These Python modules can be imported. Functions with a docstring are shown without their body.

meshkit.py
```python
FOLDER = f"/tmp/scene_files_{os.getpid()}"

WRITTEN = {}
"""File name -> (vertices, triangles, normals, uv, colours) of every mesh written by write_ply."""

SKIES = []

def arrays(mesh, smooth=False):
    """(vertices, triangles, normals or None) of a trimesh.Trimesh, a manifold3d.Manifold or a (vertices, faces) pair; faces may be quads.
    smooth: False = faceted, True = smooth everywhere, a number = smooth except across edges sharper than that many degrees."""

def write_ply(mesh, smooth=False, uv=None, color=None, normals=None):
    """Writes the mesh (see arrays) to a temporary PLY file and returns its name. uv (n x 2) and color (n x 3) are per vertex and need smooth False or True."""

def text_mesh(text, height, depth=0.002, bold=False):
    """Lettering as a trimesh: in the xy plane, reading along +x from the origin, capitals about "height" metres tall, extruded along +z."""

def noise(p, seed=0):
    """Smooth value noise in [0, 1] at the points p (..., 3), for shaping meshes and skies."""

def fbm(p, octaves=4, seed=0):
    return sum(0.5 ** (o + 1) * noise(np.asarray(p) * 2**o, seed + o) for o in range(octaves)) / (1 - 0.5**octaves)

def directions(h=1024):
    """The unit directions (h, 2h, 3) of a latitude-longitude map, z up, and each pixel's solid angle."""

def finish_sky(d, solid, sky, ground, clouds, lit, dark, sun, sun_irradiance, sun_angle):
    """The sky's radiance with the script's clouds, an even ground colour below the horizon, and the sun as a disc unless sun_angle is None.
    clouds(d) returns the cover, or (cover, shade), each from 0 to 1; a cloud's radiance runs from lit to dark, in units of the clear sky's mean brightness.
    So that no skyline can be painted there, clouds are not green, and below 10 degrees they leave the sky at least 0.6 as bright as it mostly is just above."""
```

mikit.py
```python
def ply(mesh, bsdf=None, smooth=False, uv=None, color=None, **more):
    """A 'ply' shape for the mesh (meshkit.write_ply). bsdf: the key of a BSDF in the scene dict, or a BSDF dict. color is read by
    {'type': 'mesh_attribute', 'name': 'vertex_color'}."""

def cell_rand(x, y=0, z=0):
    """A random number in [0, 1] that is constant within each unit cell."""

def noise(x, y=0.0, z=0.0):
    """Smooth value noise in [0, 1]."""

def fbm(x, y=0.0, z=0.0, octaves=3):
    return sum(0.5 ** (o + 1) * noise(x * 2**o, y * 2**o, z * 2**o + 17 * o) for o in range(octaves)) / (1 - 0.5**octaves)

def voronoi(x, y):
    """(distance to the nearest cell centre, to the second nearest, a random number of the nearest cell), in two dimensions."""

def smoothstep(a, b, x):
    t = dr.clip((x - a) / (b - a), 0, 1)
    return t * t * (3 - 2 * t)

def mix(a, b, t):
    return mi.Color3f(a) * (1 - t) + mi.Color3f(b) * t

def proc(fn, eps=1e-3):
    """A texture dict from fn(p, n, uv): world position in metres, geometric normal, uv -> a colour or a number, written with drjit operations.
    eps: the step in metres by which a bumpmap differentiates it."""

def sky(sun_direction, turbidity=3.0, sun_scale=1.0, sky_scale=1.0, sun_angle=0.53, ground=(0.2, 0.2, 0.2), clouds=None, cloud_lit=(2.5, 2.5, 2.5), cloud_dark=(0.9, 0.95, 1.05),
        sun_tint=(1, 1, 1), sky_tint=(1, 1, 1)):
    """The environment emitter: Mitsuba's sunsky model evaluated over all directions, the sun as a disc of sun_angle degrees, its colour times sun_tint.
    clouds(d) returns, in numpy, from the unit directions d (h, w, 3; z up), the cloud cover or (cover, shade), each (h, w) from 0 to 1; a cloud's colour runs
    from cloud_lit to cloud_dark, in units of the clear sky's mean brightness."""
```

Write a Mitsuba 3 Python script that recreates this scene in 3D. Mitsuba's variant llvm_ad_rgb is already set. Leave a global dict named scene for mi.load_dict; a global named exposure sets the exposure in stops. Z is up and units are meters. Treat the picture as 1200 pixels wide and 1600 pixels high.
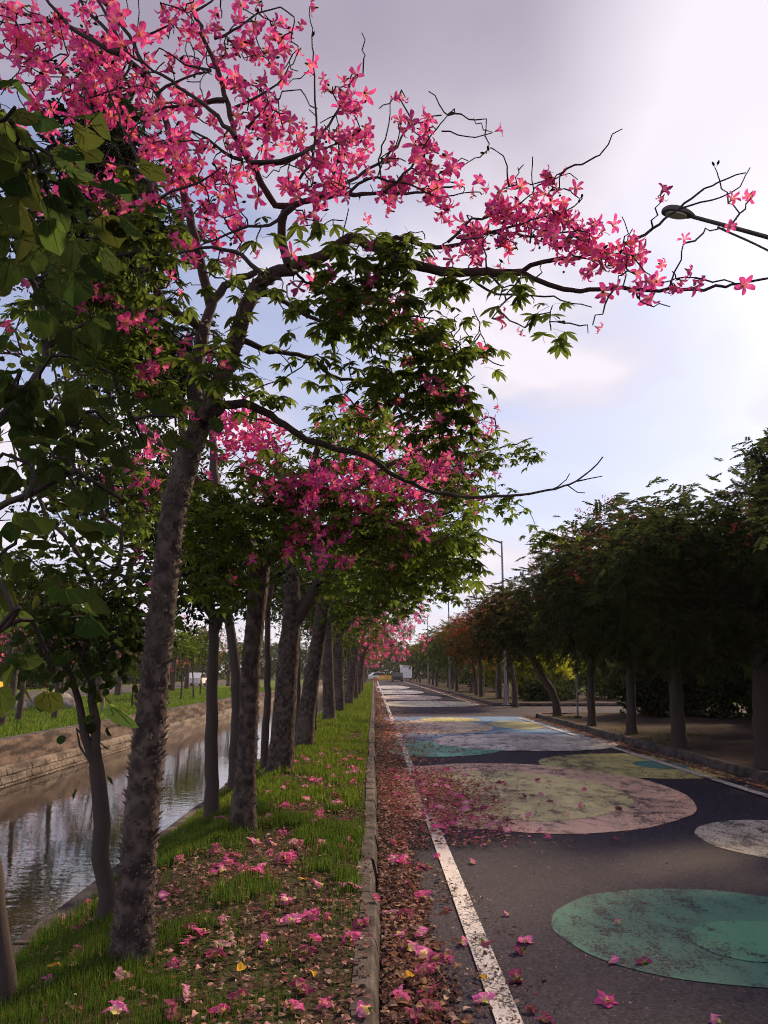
import math
import numpy as np, trimesh, mitsuba as mi, drjit as dr
import mikit, meshkit
from mikit import proc, noise, fbm, voronoi, smoothstep, mix, cell_rand

# ------------------------------------------------------------------ camera, sky, exposure
W, H, F = 1200.0, 1600.0, 1290.0            # photograph's size and focal length in its pixels
EYE = np.array([0.0, 0.0, 1.6])
PITCH, YAW = math.atan(250 / F), math.atan(16 / F * math.cos(math.atan(250 / F)))
FWD = np.array([math.sin(YAW) * math.cos(PITCH), math.cos(YAW) * math.cos(PITCH), math.sin(PITCH)])
RIGHT = np.array([math.cos(YAW), -math.sin(YAW), 0.0])
UP = np.cross(RIGHT, FWD)
T = mi.ScalarTransform4f
scene, labels = {}, {}
scene['camera'] = {'type': 'perspective', 'fov': math.degrees(2 * math.atan(W / 2 / F)), 'fov_axis': 'x', 'near_clip': 0.05, 'far_clip': 1500.0,
                   'to_world': T().look_at(origin=EYE.tolist(), target=(EYE + FWD).tolist(), up=[0, 0, 1])}
exposure = 2.35
HAZE = 0.0003
SUN_AZ, SUN_EL = math.radians(44), math.radians(36)
SUN = np.array([math.sin(SUN_AZ) * math.cos(SUN_EL), math.cos(SUN_AZ) * math.cos(SUN_EL), math.sin(SUN_EL)])


def cloud_cover(d):
    """a grey sheet of cloud overhead, broken white and pale blue lower down, whiter towards the hidden sun"""
    z = np.maximum(d[..., 2], 0.0) + 0.16
    p = np.stack([d[..., 0] / z * 1.0 + 3.7, d[..., 1] / z * 1.0 + 8.2, 0 * z + 0.3], -1)
    q = p + 0.55 * np.stack([meshkit.fbm(p * 1.3, 3, 5), meshkit.fbm(p * 1.3 + 9, 3, 6), 0 * z], -1)
    n = 0.5 + 1.5 * (meshkit.fbm(q * 1.7, 6, 3) - 0.5)
    big = meshkit.fbm(q * 0.7 + 2.0, 4, 11)
    toward = np.clip(d @ SUN, -1, 1)
    t = np.clip((d[..., 2] - 0.385 + 0.42 * (big - 0.5)) / 0.24, 0, 1)
    high = t * t * (3 - 2 * t)
    cover = np.clip(0.83 + (n - 0.50) * 2.4 + 0.6 * high, 0.32, 1)
    g = np.clip((toward - 0.895) / 0.10, 0, 1)
    glow = g * g * (3 - 2 * g)
    shade = np.clip(0.10 + high * (0.55 + 0.6 * big) + 1.5 * (0.56 - n) * (1 - 0.7 * high) - 1.1 * glow, 0, 1)
    return cover, shade


scene['sky'] = mikit.sky(SUN.tolist(), turbidity=3.5, sun_scale=0.85, sun_angle=7, clouds=cloud_cover, cloud_lit=(2.12, 1.98, 2.18), cloud_dark=(0.84, 0.75, 0.97),
                         sun_tint=(1.0, 0.92, 0.80), sky_tint=(1.12, 1.0, 1.06), ground=(0.1, 0.09, 0.09))


def ray(px, py):
    return FWD + RIGHT * (px - W / 2) / F - UP * (py - H / 2) / F


def at(px, py, Y):
    """the point of the vertical plane y = Y that the photograph shows at px, py (used to measure the place off the photograph)"""
    r = ray(px, py)
    return EYE + r * (Y / r[1])


def gnd(px, py, z=0.0):
    r = ray(px, py)
    return EYE + r * ((z - EYE[2]) / r[2])


def to_px(P):
    q = np.asarray(P) - EYE
    d = q @ FWD
    return np.stack([W / 2 + F * (q @ RIGHT) / d, H / 2 - F * (q @ UP) / d, d], -1)


# ------------------------------------------------------------------ materials
def rgb(*c):
    return {'type': 'rgb', 'value': list(c)}


VC = {'type': 'mesh_attribute', 'name': 'vertex_color'}


def plain(name, color, rough=0.6, **kw):
    scene[name] = {'type': 'twosided', 'bsdf': {'type': 'principled', 'base_color': rgb(*color), 'roughness': rough, **kw}}


scene['leaf_material'] = {'type': 'principledthin', 'base_color': VC, 'roughness': 0.45, 'diff_trans': 1.2, 'spec_trans': 0.0, 'eta': 1.35}
scene['petal_material'] = {'type': 'principledthin', 'base_color': VC, 'roughness': 0.6, 'diff_trans': 0.95, 'spec_trans': 0.0, 'eta': 1.3}
scene['dry_material'] = {'type': 'principledthin', 'base_color': VC, 'roughness': 0.7, 'diff_trans': 0.35, 'spec_trans': 0.0, 'eta': 1.3}


def bark_color(p, n, uv):
    a = fbm(p.x * 24, p.y * 24, p.z * 17, 4)
    b = fbm(p.x * 3 + 5, p.y * 3, p.z * 2.2, 3)
    c = mix((0.030, 0.021, 0.023), (0.115, 0.086, 0.078), smoothstep(0.32, 0.75, a))
    c = mix(c, (0.13, 0.115, 0.10), smoothstep(0.58, 0.75, b) * 0.5)
    return mix(c, (0.05, 0.055, 0.032), smoothstep(0.6, 0.8, 1 - b) * 0.35)


def bark_bump(p, n, uv):
    return fbm(p.x * 34, p.y * 34, p.z * 24, 4)


scene['bark_material'] = {'type': 'twosided', 'bsdf': {'type': 'bumpmap', 'arbitrary': proc(bark_bump, 2e-3), 'scale': 0.020,
                          'bsdf': {'type': 'principled', 'base_color': proc(bark_color), 'roughness': 0.85, 'specular': 0.25}}}
plain('twig_material', (0.030, 0.020, 0.022), 0.8)
plain('dark_bark_material', (0.05, 0.035, 0.034), 0.85)
plain('pale_bark_material', (0.22, 0.17, 0.14), 0.85)


def thorn_color(p, n, uv):
    return mix((0.035, 0.025, 0.025), (0.13, 0.10, 0.082), noise(p.x * 60, p.y * 60, p.z * 60))


scene['thorn_material'] = {'type': 'twosided', 'bsdf': {'type': 'principled', 'base_color': proc(thorn_color), 'roughness': 0.7}}


def asphalt_color(p, n, uv):
    f = fbm(p.x * 70, p.y * 70, 3.0, 3)
    f = smoothstep(0.25, 0.75, f)
    g = fbm(p.x * 0.55, p.y * 0.35, 1.0, 4)
    s = noise(p.x * 60 + 9, p.y * 60, 7.0)
    c = mix((0.010, 0.0070, 0.017), (0.042, 0.031, 0.060), f)
    c = c * (0.75 + 0.5 * g)
    return mix(c, (0.17, 0.15, 0.16), smoothstep(0.86, 0.96, s) * 0.45)


def asphalt_bump(p, n, uv):
    return fbm(p.x * 110, p.y * 110, 1.0, 2)


scene['asphalt_material'] = {'type': 'twosided', 'bsdf': {'type': 'bumpmap', 'arbitrary': proc(asphalt_bump, 1.5e-3), 'scale': 0.006,
                             'bsdf': {'type': 'principled', 'base_color': proc(asphalt_color), 'roughness': 0.75, 'specular': 0.3}}}


def wear(p, n, uv):
    a = fbm(p.x * 1.3, p.y * 0.9, 2.0, 4)
    f = fbm(p.x * 85, p.y * 60, 5.0, 3)
    m = fbm(p.x * 9, p.y * 5, 8.0, 3)
    m2 = fbm(p.x * 2.2 + 3 * a, p.y * 1.6, 6.0, 4)
    track = dr.exp(-dr.square((p.x - 2.0) / 0.28)) + dr.exp(-dr.square((p.x - 3.55) / 0.28))
    crack = voronoi(p.x * 0.9 + 0.5 * a, p.y * 0.55 + 0.5 * f * 0.2)
    line = 1 - smoothstep(0.0, 0.035, crack[1] - crack[0])
    return dr.clip(smoothstep(0.54, 0.84, 0.55 * f + 0.30 * a + 0.28 * m) * 1.1 + 0.03 + 0.20 * smoothstep(0.42, 0.66, m2) * (0.5 + f) + 0.16 * track * (0.4 + m) + 0.5 * line * smoothstep(0.4, 0.6, f) + 0.35 * smoothstep(0.55, 0.75, m) * a, 0, 1) * 0.95


scene['worn_paint_material'] = {'type': 'blendbsdf', 'weight': proc(wear),
                                'paint': {'type': 'twosided', 'bsdf': {'type': 'principled', 'base_color': VC, 'roughness': 0.6, 'specular': 0.45}},
                                'under': {'type': 'ref', 'id': 'asphalt_material'}}


def concrete_color(p, n, uv):
    a = fbm(p.x * 6, p.y * 6, p.z * 6, 4)
    f = noise(p.x * 90, p.y * 90, p.z * 90)
    c = mix((0.028, 0.022, 0.024), (0.105, 0.088, 0.086), smoothstep(0.25, 0.75, a))
    return c * (0.75 + 0.4 * f)


scene['concrete_material'] = {'type': 'twosided', 'bsdf': {'type': 'principled', 'base_color': proc(concrete_color), 'roughness': 0.85, 'specular': 0.3}}


def wallstone_color(p, n, uv):
    a = fbm(p.x * 2, p.y * 1.6, p.z * 7, 4)
    f = noise(p.x * 14, p.y * 14, p.z * 14)
    return mix((0.045, 0.034, 0.034), (0.15, 0.11, 0.095), smoothstep(0.3, 0.72, a)) * (0.65 + 0.6 * f)


def wallfoot_color(p, n, uv):
    a = fbm(p.x * 2, p.y * 1.6, p.z * 7, 4)
    return mix((0.085, 0.068, 0.062), (0.21, 0.172, 0.148), smoothstep(0.3, 0.72, a))


scene['wall_material'] = {'type': 'twosided', 'bsdf': {'type': 'principled', 'base_color': proc(wallstone_color), 'roughness': 0.9, 'specular': 0.2}}


scene['wall_foot_material'] = {'type': 'twosided', 'bsdf': {'type': 'principled', 'base_color': proc(wallfoot_color), 'roughness': 0.9, 'specular': 0.2}}


def soil_color(p, n, uv):
    a = fbm(p.x * 1.9, p.y * 1.1, 4.0, 4)
    f = fbm(p.x * 38, p.y * 38, 2.0, 3)
    c = mix((0.022, 0.015, 0.014), (0.085, 0.056, 0.044), f)
    return mix(c, (0.030, 0.045, 0.010), smoothstep(0.42, 0.58, a) * 0.8)


def soil_bump(p, n, uv):
    return fbm(p.x * 30, p.y * 30, 2.0, 3)


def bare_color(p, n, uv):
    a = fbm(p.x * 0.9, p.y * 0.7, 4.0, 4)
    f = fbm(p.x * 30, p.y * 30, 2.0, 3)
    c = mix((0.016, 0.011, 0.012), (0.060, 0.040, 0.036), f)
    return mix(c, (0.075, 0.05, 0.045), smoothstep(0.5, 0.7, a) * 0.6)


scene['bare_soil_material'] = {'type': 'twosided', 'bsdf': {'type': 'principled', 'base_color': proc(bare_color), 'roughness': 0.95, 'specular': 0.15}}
scene['soil_material'] = {'type': 'twosided', 'bsdf': {'type': 'bumpmap', 'arbitrary': proc(soil_bump, 3e-3), 'scale': 0.03,
                          'bsdf': {'type': 'principled', 'base_color': proc(soil_color), 'roughness': 0.95, 'specular': 0.15}}}


def turf_color(p, n, uv):
    a = fbm(p.x * 0.6, p.y * 0.4, 4.0, 4)
    return mix((0.05, 0.085, 0.016), (0.11, 0.13, 0.03), a)


scene['turf_material'] = {'type': 'twosided', 'bsdf': {'type': 'principled', 'base_color': proc(turf_color), 'roughness': 0.95, 'specular': 0.1}}


def ripple(p, n, uv):
    w = fbm(p.x * 0.9 + 2, p.y * 0.5, 1.0, 2)
    r = dr.sqrt(dr.square(p.x + 3.6) + dr.square(p.y - 8.5))
    rings = dr.sin(r * 26) * dr.exp(-dr.square((r - 1.1) / 0.8)) * 0.35
    return 0.6 * fbm(p.x * 4 + w * 2, p.y * 9, 3.0, 3) + 0.5 * w + rings * 0.35


scene['water_material'] = {'type': 'twosided', 'bsdf': {'type': 'bumpmap', 'arbitrary': proc(ripple, 4e-3), 'scale': 0.0028,
                           'bsdf': {'type': 'principled', 'base_color': rgb(0.030, 0.022, 0.018), 'roughness': 0.03, 'specular': 0.75}}}
plain('lamp_grey_material', (0.20, 0.20, 0.22), 0.45, metallic=0.3)
plain('lamp_dark_material', (0.045, 0.043, 0.05), 0.5)
plain('lens_material', (0.5, 0.5, 0.48), 0.2)
plain('rock_material', (0.20, 0.18, 0.18), 0.9)
plain('white_paint_material', (0.75, 0.75, 0.77), 0.35)
plain('dark_paint_material', (0.03, 0.032, 0.04), 0.3)
plain('yellow_paint_material', (0.72, 0.45, 0.03), 0.5)
plain('orange_paint_material', (0.65, 0.16, 0.05), 0.5)
plain('glass_dark_material', (0.02, 0.022, 0.026), 0.08)
plain('rubber_material', (0.02, 0.02, 0.02), 0.8)


# ------------------------------------------------------------------ helpers
def tag(key, label=None, cat=None, group=None, kind=None):
    d = labels.setdefault(key, {})
    for k, v in (('label', label), ('category', cat), ('group', group), ('kind', kind)):
        if v:
            d[k] = v
    return key


used = {}


def fresh(name):
    n = used.get(name, -1) + 1
    used[name] = n
    return name if n == 0 else f'{name}_{n:03d}'


def put(name, mesh, bsdf, parent=None, smooth=False, color=None, **t):
    key = fresh(f'{parent}__{name}' if parent else name)
    scene[key] = mikit.ply(mesh, bsdf, smooth=smooth, color=color)
    if t:
        tag(key, **t)
    return key


groups_made = 0


def shape_group(mesh, bsdf, color=None, smooth=False):
    global groups_made
    key = f'prototype_{groups_made}'
    groups_made += 1
    scene[key] = {'type': 'shapegroup', 'shape': mikit.ply(mesh, bsdf, smooth=smooth, color=color)}
    return key


def place(name, proto, M, parent=None, **t):
    key = fresh(f'{parent}__{name}' if parent else name)
    scene[key] = {'type': 'instance', 'group': {'type': 'ref', 'id': proto}, 'to_world': T(np.asarray(M, float))}
    if t:
        tag(key, **t)
    return key


def mat(R, p, s=1.0):
    M = np.eye(4)
    M[:3, :3] = np.asarray(R) * s
    M[:3, 3] = p
    return M


def unit(v):
    v = np.asarray(v, float)
    return v / np.maximum(np.linalg.norm(v, axis=-1, keepdims=True), 1e-9)


def frames(x, zhint):
    """rotations whose x axis is x and whose z axis is near zhint"""
    x = unit(x)
    zhint = np.broadcast_to(np.asarray(zhint, float), x.shape)
    y = np.cross(zhint, x)
    bad = np.linalg.norm(y, axis=-1) < 1e-3
    y = np.where(bad[:, None], np.cross(x, [1.0, 0.3, 0.1]), y)
    y = unit(y)
    z = np.cross(x, y)
    return np.stack([x, y, z], -1)


def scatter(template, R, P, S, tint=None):
    """many copies of (v, f, c) as one mesh with vertex colours"""
    v, f, c = template
    n = len(P)
    S = np.broadcast_to(np.asarray(S, float), (n,))
    vv = np.einsum('nij,kj->nki', R, v) * S[:, None, None] + P[:, None, :]
    ff = f[None] + (np.arange(n) * len(v))[:, None, None]
    cc = np.repeat(c[None], n, 0)
    if tint is not None:
        cc = cc * tint[:, None, :]
    return vv.reshape(-1, 3), ff.reshape(-1, 3), np.clip(cc.reshape(-1, 3), 0, 0.95)


def join(parts):
    vs, fs, cs, o = [], [], [], 0
    for v, f, c in parts:
        vs.append(v); fs.append(np.asarray(f) + o); cs.append(c); o += len(v)
    return np.vstack(vs), np.vstack(fs), np.vstack(cs)


def joinm(meshes):
    vs, fs, o = [], [], 0
    for v, f in meshes:
        vs.append(v); fs.append(np.asarray(f) + o); o += len(v)
    return np.vstack(vs), np.vstack(fs)


def smooth_line(P, step):
    """Catmull-Rom through the rows of P (any number of columns)"""
    P = np.asarray(P, float)
    if len(P) < 2:
        return P
    Q = np.vstack([2 * P[0] - P[1], P, 2 * P[-1] - P[-2]])
    out = []
    for i in range(1, len(Q) - 2):
        n = max(1, int(np.linalg.norm(Q[i + 1, :3] - Q[i, :3]) / step))
        t = (np.arange(n) / n)[:, None]
        a, b, c, d = Q[i - 1], Q[i], Q[i + 1], Q[i + 2]
        out.append(0.5 * (2 * b + (c - a) * t + (2 * a - 5 * b + 4 * c - d) * t * t + (3 * b - a - 3 * c + d) * t ** 3))
    return np.vstack(out + [P[-1:]])


def tube(P, r, sides=6, rough=0.0, seed=0, cap=True):
    P = np.asarray(P, float)
    n = len(P)
    r = np.broadcast_to(np.asarray(r, float), (n,))
    t = np.gradient(P, axis=0)
    t = unit(t)
    u = np.cross(t[0], [0.31, 0.87, 0.38]); u /= np.linalg.norm(u)
    U = np.empty((n, 3))
    for i in range(n):
        u = u - t[i] * (u @ t[i]); u /= max(np.linalg.norm(u), 1e-9)
        U[i] = u
    V = np.cross(t, U)
    a = np.arange(sides) * 2 * np.pi / sides
    ring = U[:, None] * np.cos(a)[None, :, None] + V[:, None] * np.sin(a)[None, :, None]
    rr = np.repeat(r[:, None], sides, 1)
    if rough:
        rr = rr * (1 + rough * (meshkit.fbm((P[:, None] + ring * r[:, None, None]) * np.array([9, 9, 5.0]) , 3, seed) - 0.5) * 2)
    v = (P[:, None] + ring * rr[..., None]).reshape(-1, 3)
    i, j = np.meshgrid(np.arange(n - 1), np.arange(sides), indexing='ij')
    j2 = (j + 1) % sides
    q = np.stack([i * sides + j, i * sides + j2, (i + 1) * sides + j2, (i + 1) * sides + j], -1).reshape(-1, 4)
    f = np.vstack([q[:, [0, 1, 2]], q[:, [0, 2, 3]]])
    if cap:
        v = np.vstack([v, P[-1] + t[-1] * r[-1] * 0.5])
        k = np.arange(sides)
        f = np.vstack([f, np.stack([(n - 1) * sides + k, (n - 1) * sides + (k + 1) % sides, np.full(sides, n * sides)], 1)])
    return v, f


class Skeleton:
    """the wood of one tree: traced limbs, then twigs grown to reach given tips"""

    def __init__(self, seed):
        self.rng = np.random.default_rng(seed)
        self.P, self.D = np.zeros((0, 3)), np.zeros((0, 3))
        self.twigs = []

    def limb(self, pts, r0, r1, step=0.08, jitter=0.006, reach=True):
        L = smooth_line(pts, step)
        if jitter:
            L[1:-1] += self.rng.normal(0, jitter, (len(L) - 2, 3))
        t = np.linspace(0, 1, len(L))
        if reach:
            self.add(L)
        return L, r0 + (r1 - r0) * t ** 0.8

    def add(self, L):
        self.P = np.vstack([self.P, L])
        self.D = np.vstack([self.D, unit(np.gradient(L, axis=0))])

    def grow(self, tips, step=0.09, lift=0.12, wob=0.02, r_tip=0.0028, r_len=0.006, r_max=0.02, min_z=-9):
        tips = np.asarray(tips, float)
        ok = np.where(self.P[:, 2] > min_z)[0]
        base = self.P[ok]
        d0 = np.array([np.min(((base - t) ** 2).sum(1)) for t in tips])
        for k in np.argsort(d0):
            t = tips[k]
            m = self.P[:, 2] > min_z
            dist = ((self.P - t) ** 2).sum(1) + (~m) * 1e6
            i = np.argmin(dist)
            a, L = self.P[i], math.sqrt(dist[i])
            if L < 0.02:
                continue
            n = max(2, int(L / step) + 1)
            s = np.linspace(0, 1, n + 1)[:, None]
            mid = a + (t - a) * 0.45 + self.D[i] * L * 0.22 + np.array([0, 0, lift * L]) + self.rng.normal(0, 0.05 * L, 3)
            Q = (1 - s) ** 2 * a + 2 * s * (1 - s) * mid + s ** 2 * t
            Q[1:-1] += self.rng.normal(0, min(wob, 0.08 * L), (n - 1, 3))
            r0 = min(r_tip + r_len * L, r_max)
            self.twigs.append((Q, np.linspace(r0, r_tip, n + 1)))
            self.P = np.vstack([self.P, Q[1:]])
            self.D = np.vstack([self.D, unit(np.gradient(Q, axis=0))[1:]])

    def twig_mesh(self, sides=4):
        return joinm([tube(Q, r, sides) for Q, r in self.twigs])


def shade_tints(rng, n, base, spread=0.25, hue=0.12):
    t = np.ones((n, 3)) * np.asarray(base)
    t *= np.exp(rng.normal(0, spread, (n, 1)))
    t[:, 0] *= np.exp(rng.normal(0, hue, n))
    return t


# ------------------------------------------------------------------ templates: leaves, flowers, grass
def blade_strip(length, widths, ts, curve, fold=0.15, sag=0.0):
    """one leaflet or petal along +x: three vertices per row; curve bends it down"""
    v, f = [], []
    for t, w in zip(ts, widths):
        x, z = length * t * (1 - 0.25 * abs(curve) * t * t), -curve * length * t * t + sag * t
        v += [[x, -w, z + fold * w], [x, 0, z], [x, w, z + fold * w]]
    for i in range(len(ts) - 1):
        a, b = 3 * i, 3 * i + 3
        f += [[a, a + 1, b + 1], [a, b + 1, b], [a + 1, a + 2, b + 2], [a + 1, b + 2, b + 1]]
    return np.array(v), np.array(f)


def rotz(a):
    c, s = math.cos(a), math.sin(a)
    return np.array([[c, -s, 0], [s, c, 0], [0, 0, 1.0]])


def roty(a):
    c, s = math.cos(a), math.sin(a)
    return np.array([[c, 0, s], [0, 1, 0], [-s, 0, c]])


def palmate_leaf(rng, k=6):
    """a silk floss leaf: petiole along +x, leaflets fanning out and hanging from its end"""
    parts = []
    for i in range(k):
        a = (i - (k - 1) / 2) / ((k - 1) / 2) * 1.75
        L = 0.125 * (1 - 0.28 * abs(a) / 1.75) * rng.uniform(0.9, 1.1)
        v, f = blade_strip(L, np.array([0.003, 0.016, 0.021, 0.013, 0.001]) * L / 0.115, [0.0, 0.28, 0.55, 0.82, 1.0], 0.14, 0.25)
        v = v @ roty(rng.uniform(0.1, 0.55)).T @ rotz(a + rng.normal(0, 0.1)).T + [0.09, 0, 0]
        c = np.tile([0.080, 0.128, 0.024], (len(v), 1)) * rng.uniform(0.75, 1.25)
        c[1::3] *= [1.5, 1.35, 1.4]
        parts.append((v, f, c))
    v, f = tube(np.array([[0, 0, 0], [0.05, 0, 0.004], [0.092, 0, 0]]), [0.0016, 0.0014, 0.0014], 3)
    parts.append((v, f, np.tile([0.08, 0.06, 0.025], (len(v), 1))))
    return join(parts)


def heart_leaf(rng, size=0.14):
    """a broad heart-shaped leaf with paler raised veins, petiole along +x"""
    n = 18
    ang = np.linspace(-math.pi, math.pi, n, endpoint=False)
    rr = 0.50 + 0.07 * np.cos(ang) - 0.14 * np.exp(-(np.abs(np.abs(ang) - math.pi) / 0.35) ** 2) + 0.16 * np.exp(-(ang / 0.25) ** 2)
    cup, tipd, tw = rng.uniform(-0.05, 0.40), rng.uniform(0.0, 0.30), rng.normal(0, 0.10)
    rr = rr * (1 + 0.05 * np.sin(5 * ang + rng.uniform(0, 6)))
    rim = np.stack([np.cos(ang) * rr + 0.30, np.sin(ang) * rr, -cup * np.abs(np.sin(ang)) + tw * np.sin(ang) + rng.normal(0, 0.03, n) - tipd * np.cos(ang)], 1)
    inner = rim * [0.5, 0.5, 0.2] + [0.15, 0, 0.0]
    mid = np.array([[0.28, 0, 0.02]])
    v = np.vstack([rim, inner, mid]) * size
    k = np.arange(n); k2 = (k + 1) % n
    f = np.vstack([np.stack([k, k2, k2 + n], 1), np.stack([k, k2 + n, k + n], 1), np.stack([k + n, k2 + n, np.full(n, 2 * n)], 1)])
    g = np.array([0.050, 0.080, 0.022]) * rng.uniform(0.7, 1.35) * np.array([rng.uniform(0.85, 1.35), 1, 1])
    parts = [(v + [0.07, 0, 0], f, np.tile(g, (len(v), 1)))]
    for a, L in ((0, 0.98), (0.75, 0.66), (-0.75, 0.66), (1.5, 0.48), (-1.5, 0.48)):
        e = np.array([math.cos(a), math.sin(a), 0])
        s = np.array([-math.sin(a), math.cos(a), 0]) * 0.017
        b = np.array([-0.16, 0, 0.012])
        near = int(np.argmin(np.abs(np.angle(np.exp(1j * (ang - np.arctan2(math.sin(a) * L, math.cos(a) * L - 0.46)))))))
        tipp, midp = rim[near] * 0.96 + [0.01, 0, 0], inner[near]
        for dz in (0.016, -0.016):
            q = np.array([b - s, b + s, tipp, midp + s * 0.7, midp - s * 0.7]) + [0, 0, dz]
            parts.append((q * size + [0.07, 0, 0], np.array([[0, 3, 1], [0, 4, 3], [4, 2, 3]]), np.tile(g * [3.6, 3.0, 3.0], (5, 1))))
    v, f = tube(np.array([[0, 0, 0], [0.03, 0, 0.005], [0.07 - 0.16 * size, 0, 0.002]]), 0.0016, 3)
    parts.append((v, f, np.tile([0.09, 0.05, 0.03], (len(v), 1))))
    return join(parts)


def pinnate_leaf(rng, L=0.36, pairs=6, leaflet=0.115, color=(0.045, 0.062, 0.022)):
    parts = []
    for i in range(pairs):
        t = 0.25 + 0.75 * i / (pairs - 1)
        for s in (-1, 1):
            l = leaflet * (1.1 - 0.45 * abs(t - 0.55)) * rng.uniform(0.85, 1.15)
            w = l * 0.30
            v = np.array([[0, 0, 0], [l * 0.45, -w, 0.006], [l * 0.45, w, 0.006], [l, 0, -0.012]])
            v = v @ roty(rng.uniform(0.05, 0.5)).T @ rotz(s * rng.uniform(0.9, 1.25)).T + [L * t, 0, -0.2 * L * t * t]
            parts.append((v, np.array([[0, 1, 3], [0, 3, 2]]), np.tile(color, (4, 1)) * rng.uniform(0.8, 1.2)))
    q = np.array([[0, -0.002, 0], [0, 0.002, 0], [L * 0.6, 0.002, -0.072 * L], [L * 0.6, -0.002, -0.072 * L], [L, 0, -0.2 * L]])
    parts.append((q, np.array([[0, 1, 2], [0, 2, 3], [3, 2, 4]]), np.tile([0.05, 0.045, 0.02], (5, 1))))
    return join(parts)


def leaf_spray(rng, n=7, size=0.07, spread=0.16, color=(0.04, 0.058, 0.018), wide=1.0):
    """a small twig end with n simple elliptic leaves"""
    parts = []
    for i in range(n):
        l, w = size * rng.uniform(0.8, 1.2), 0.27 * size * wide
        v, f = np.array([[0, 0, 0], [l * 0.5, -w, 0.3 * w], [l * 0.5, w, 0.3 * w], [l, 0, -0.2 * l]]), np.array([[0, 1, 3], [0, 3, 2]])
        d = unit(rng.normal(0, 1, 3) + [0.7, 0, -0.1])
        R = frames(d[None], unit(rng.normal(0, 0.5, 3) + [0, 0, 1])[None])[0]
        parts.append((v @ R.T + [spread * rng.uniform(0, 1), 0, 0] + rng.normal(0, 0.015, 3), f, np.tile(color, (len(v), 1)) * rng.uniform(0.7, 1.3)))
    return join(parts)


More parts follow.
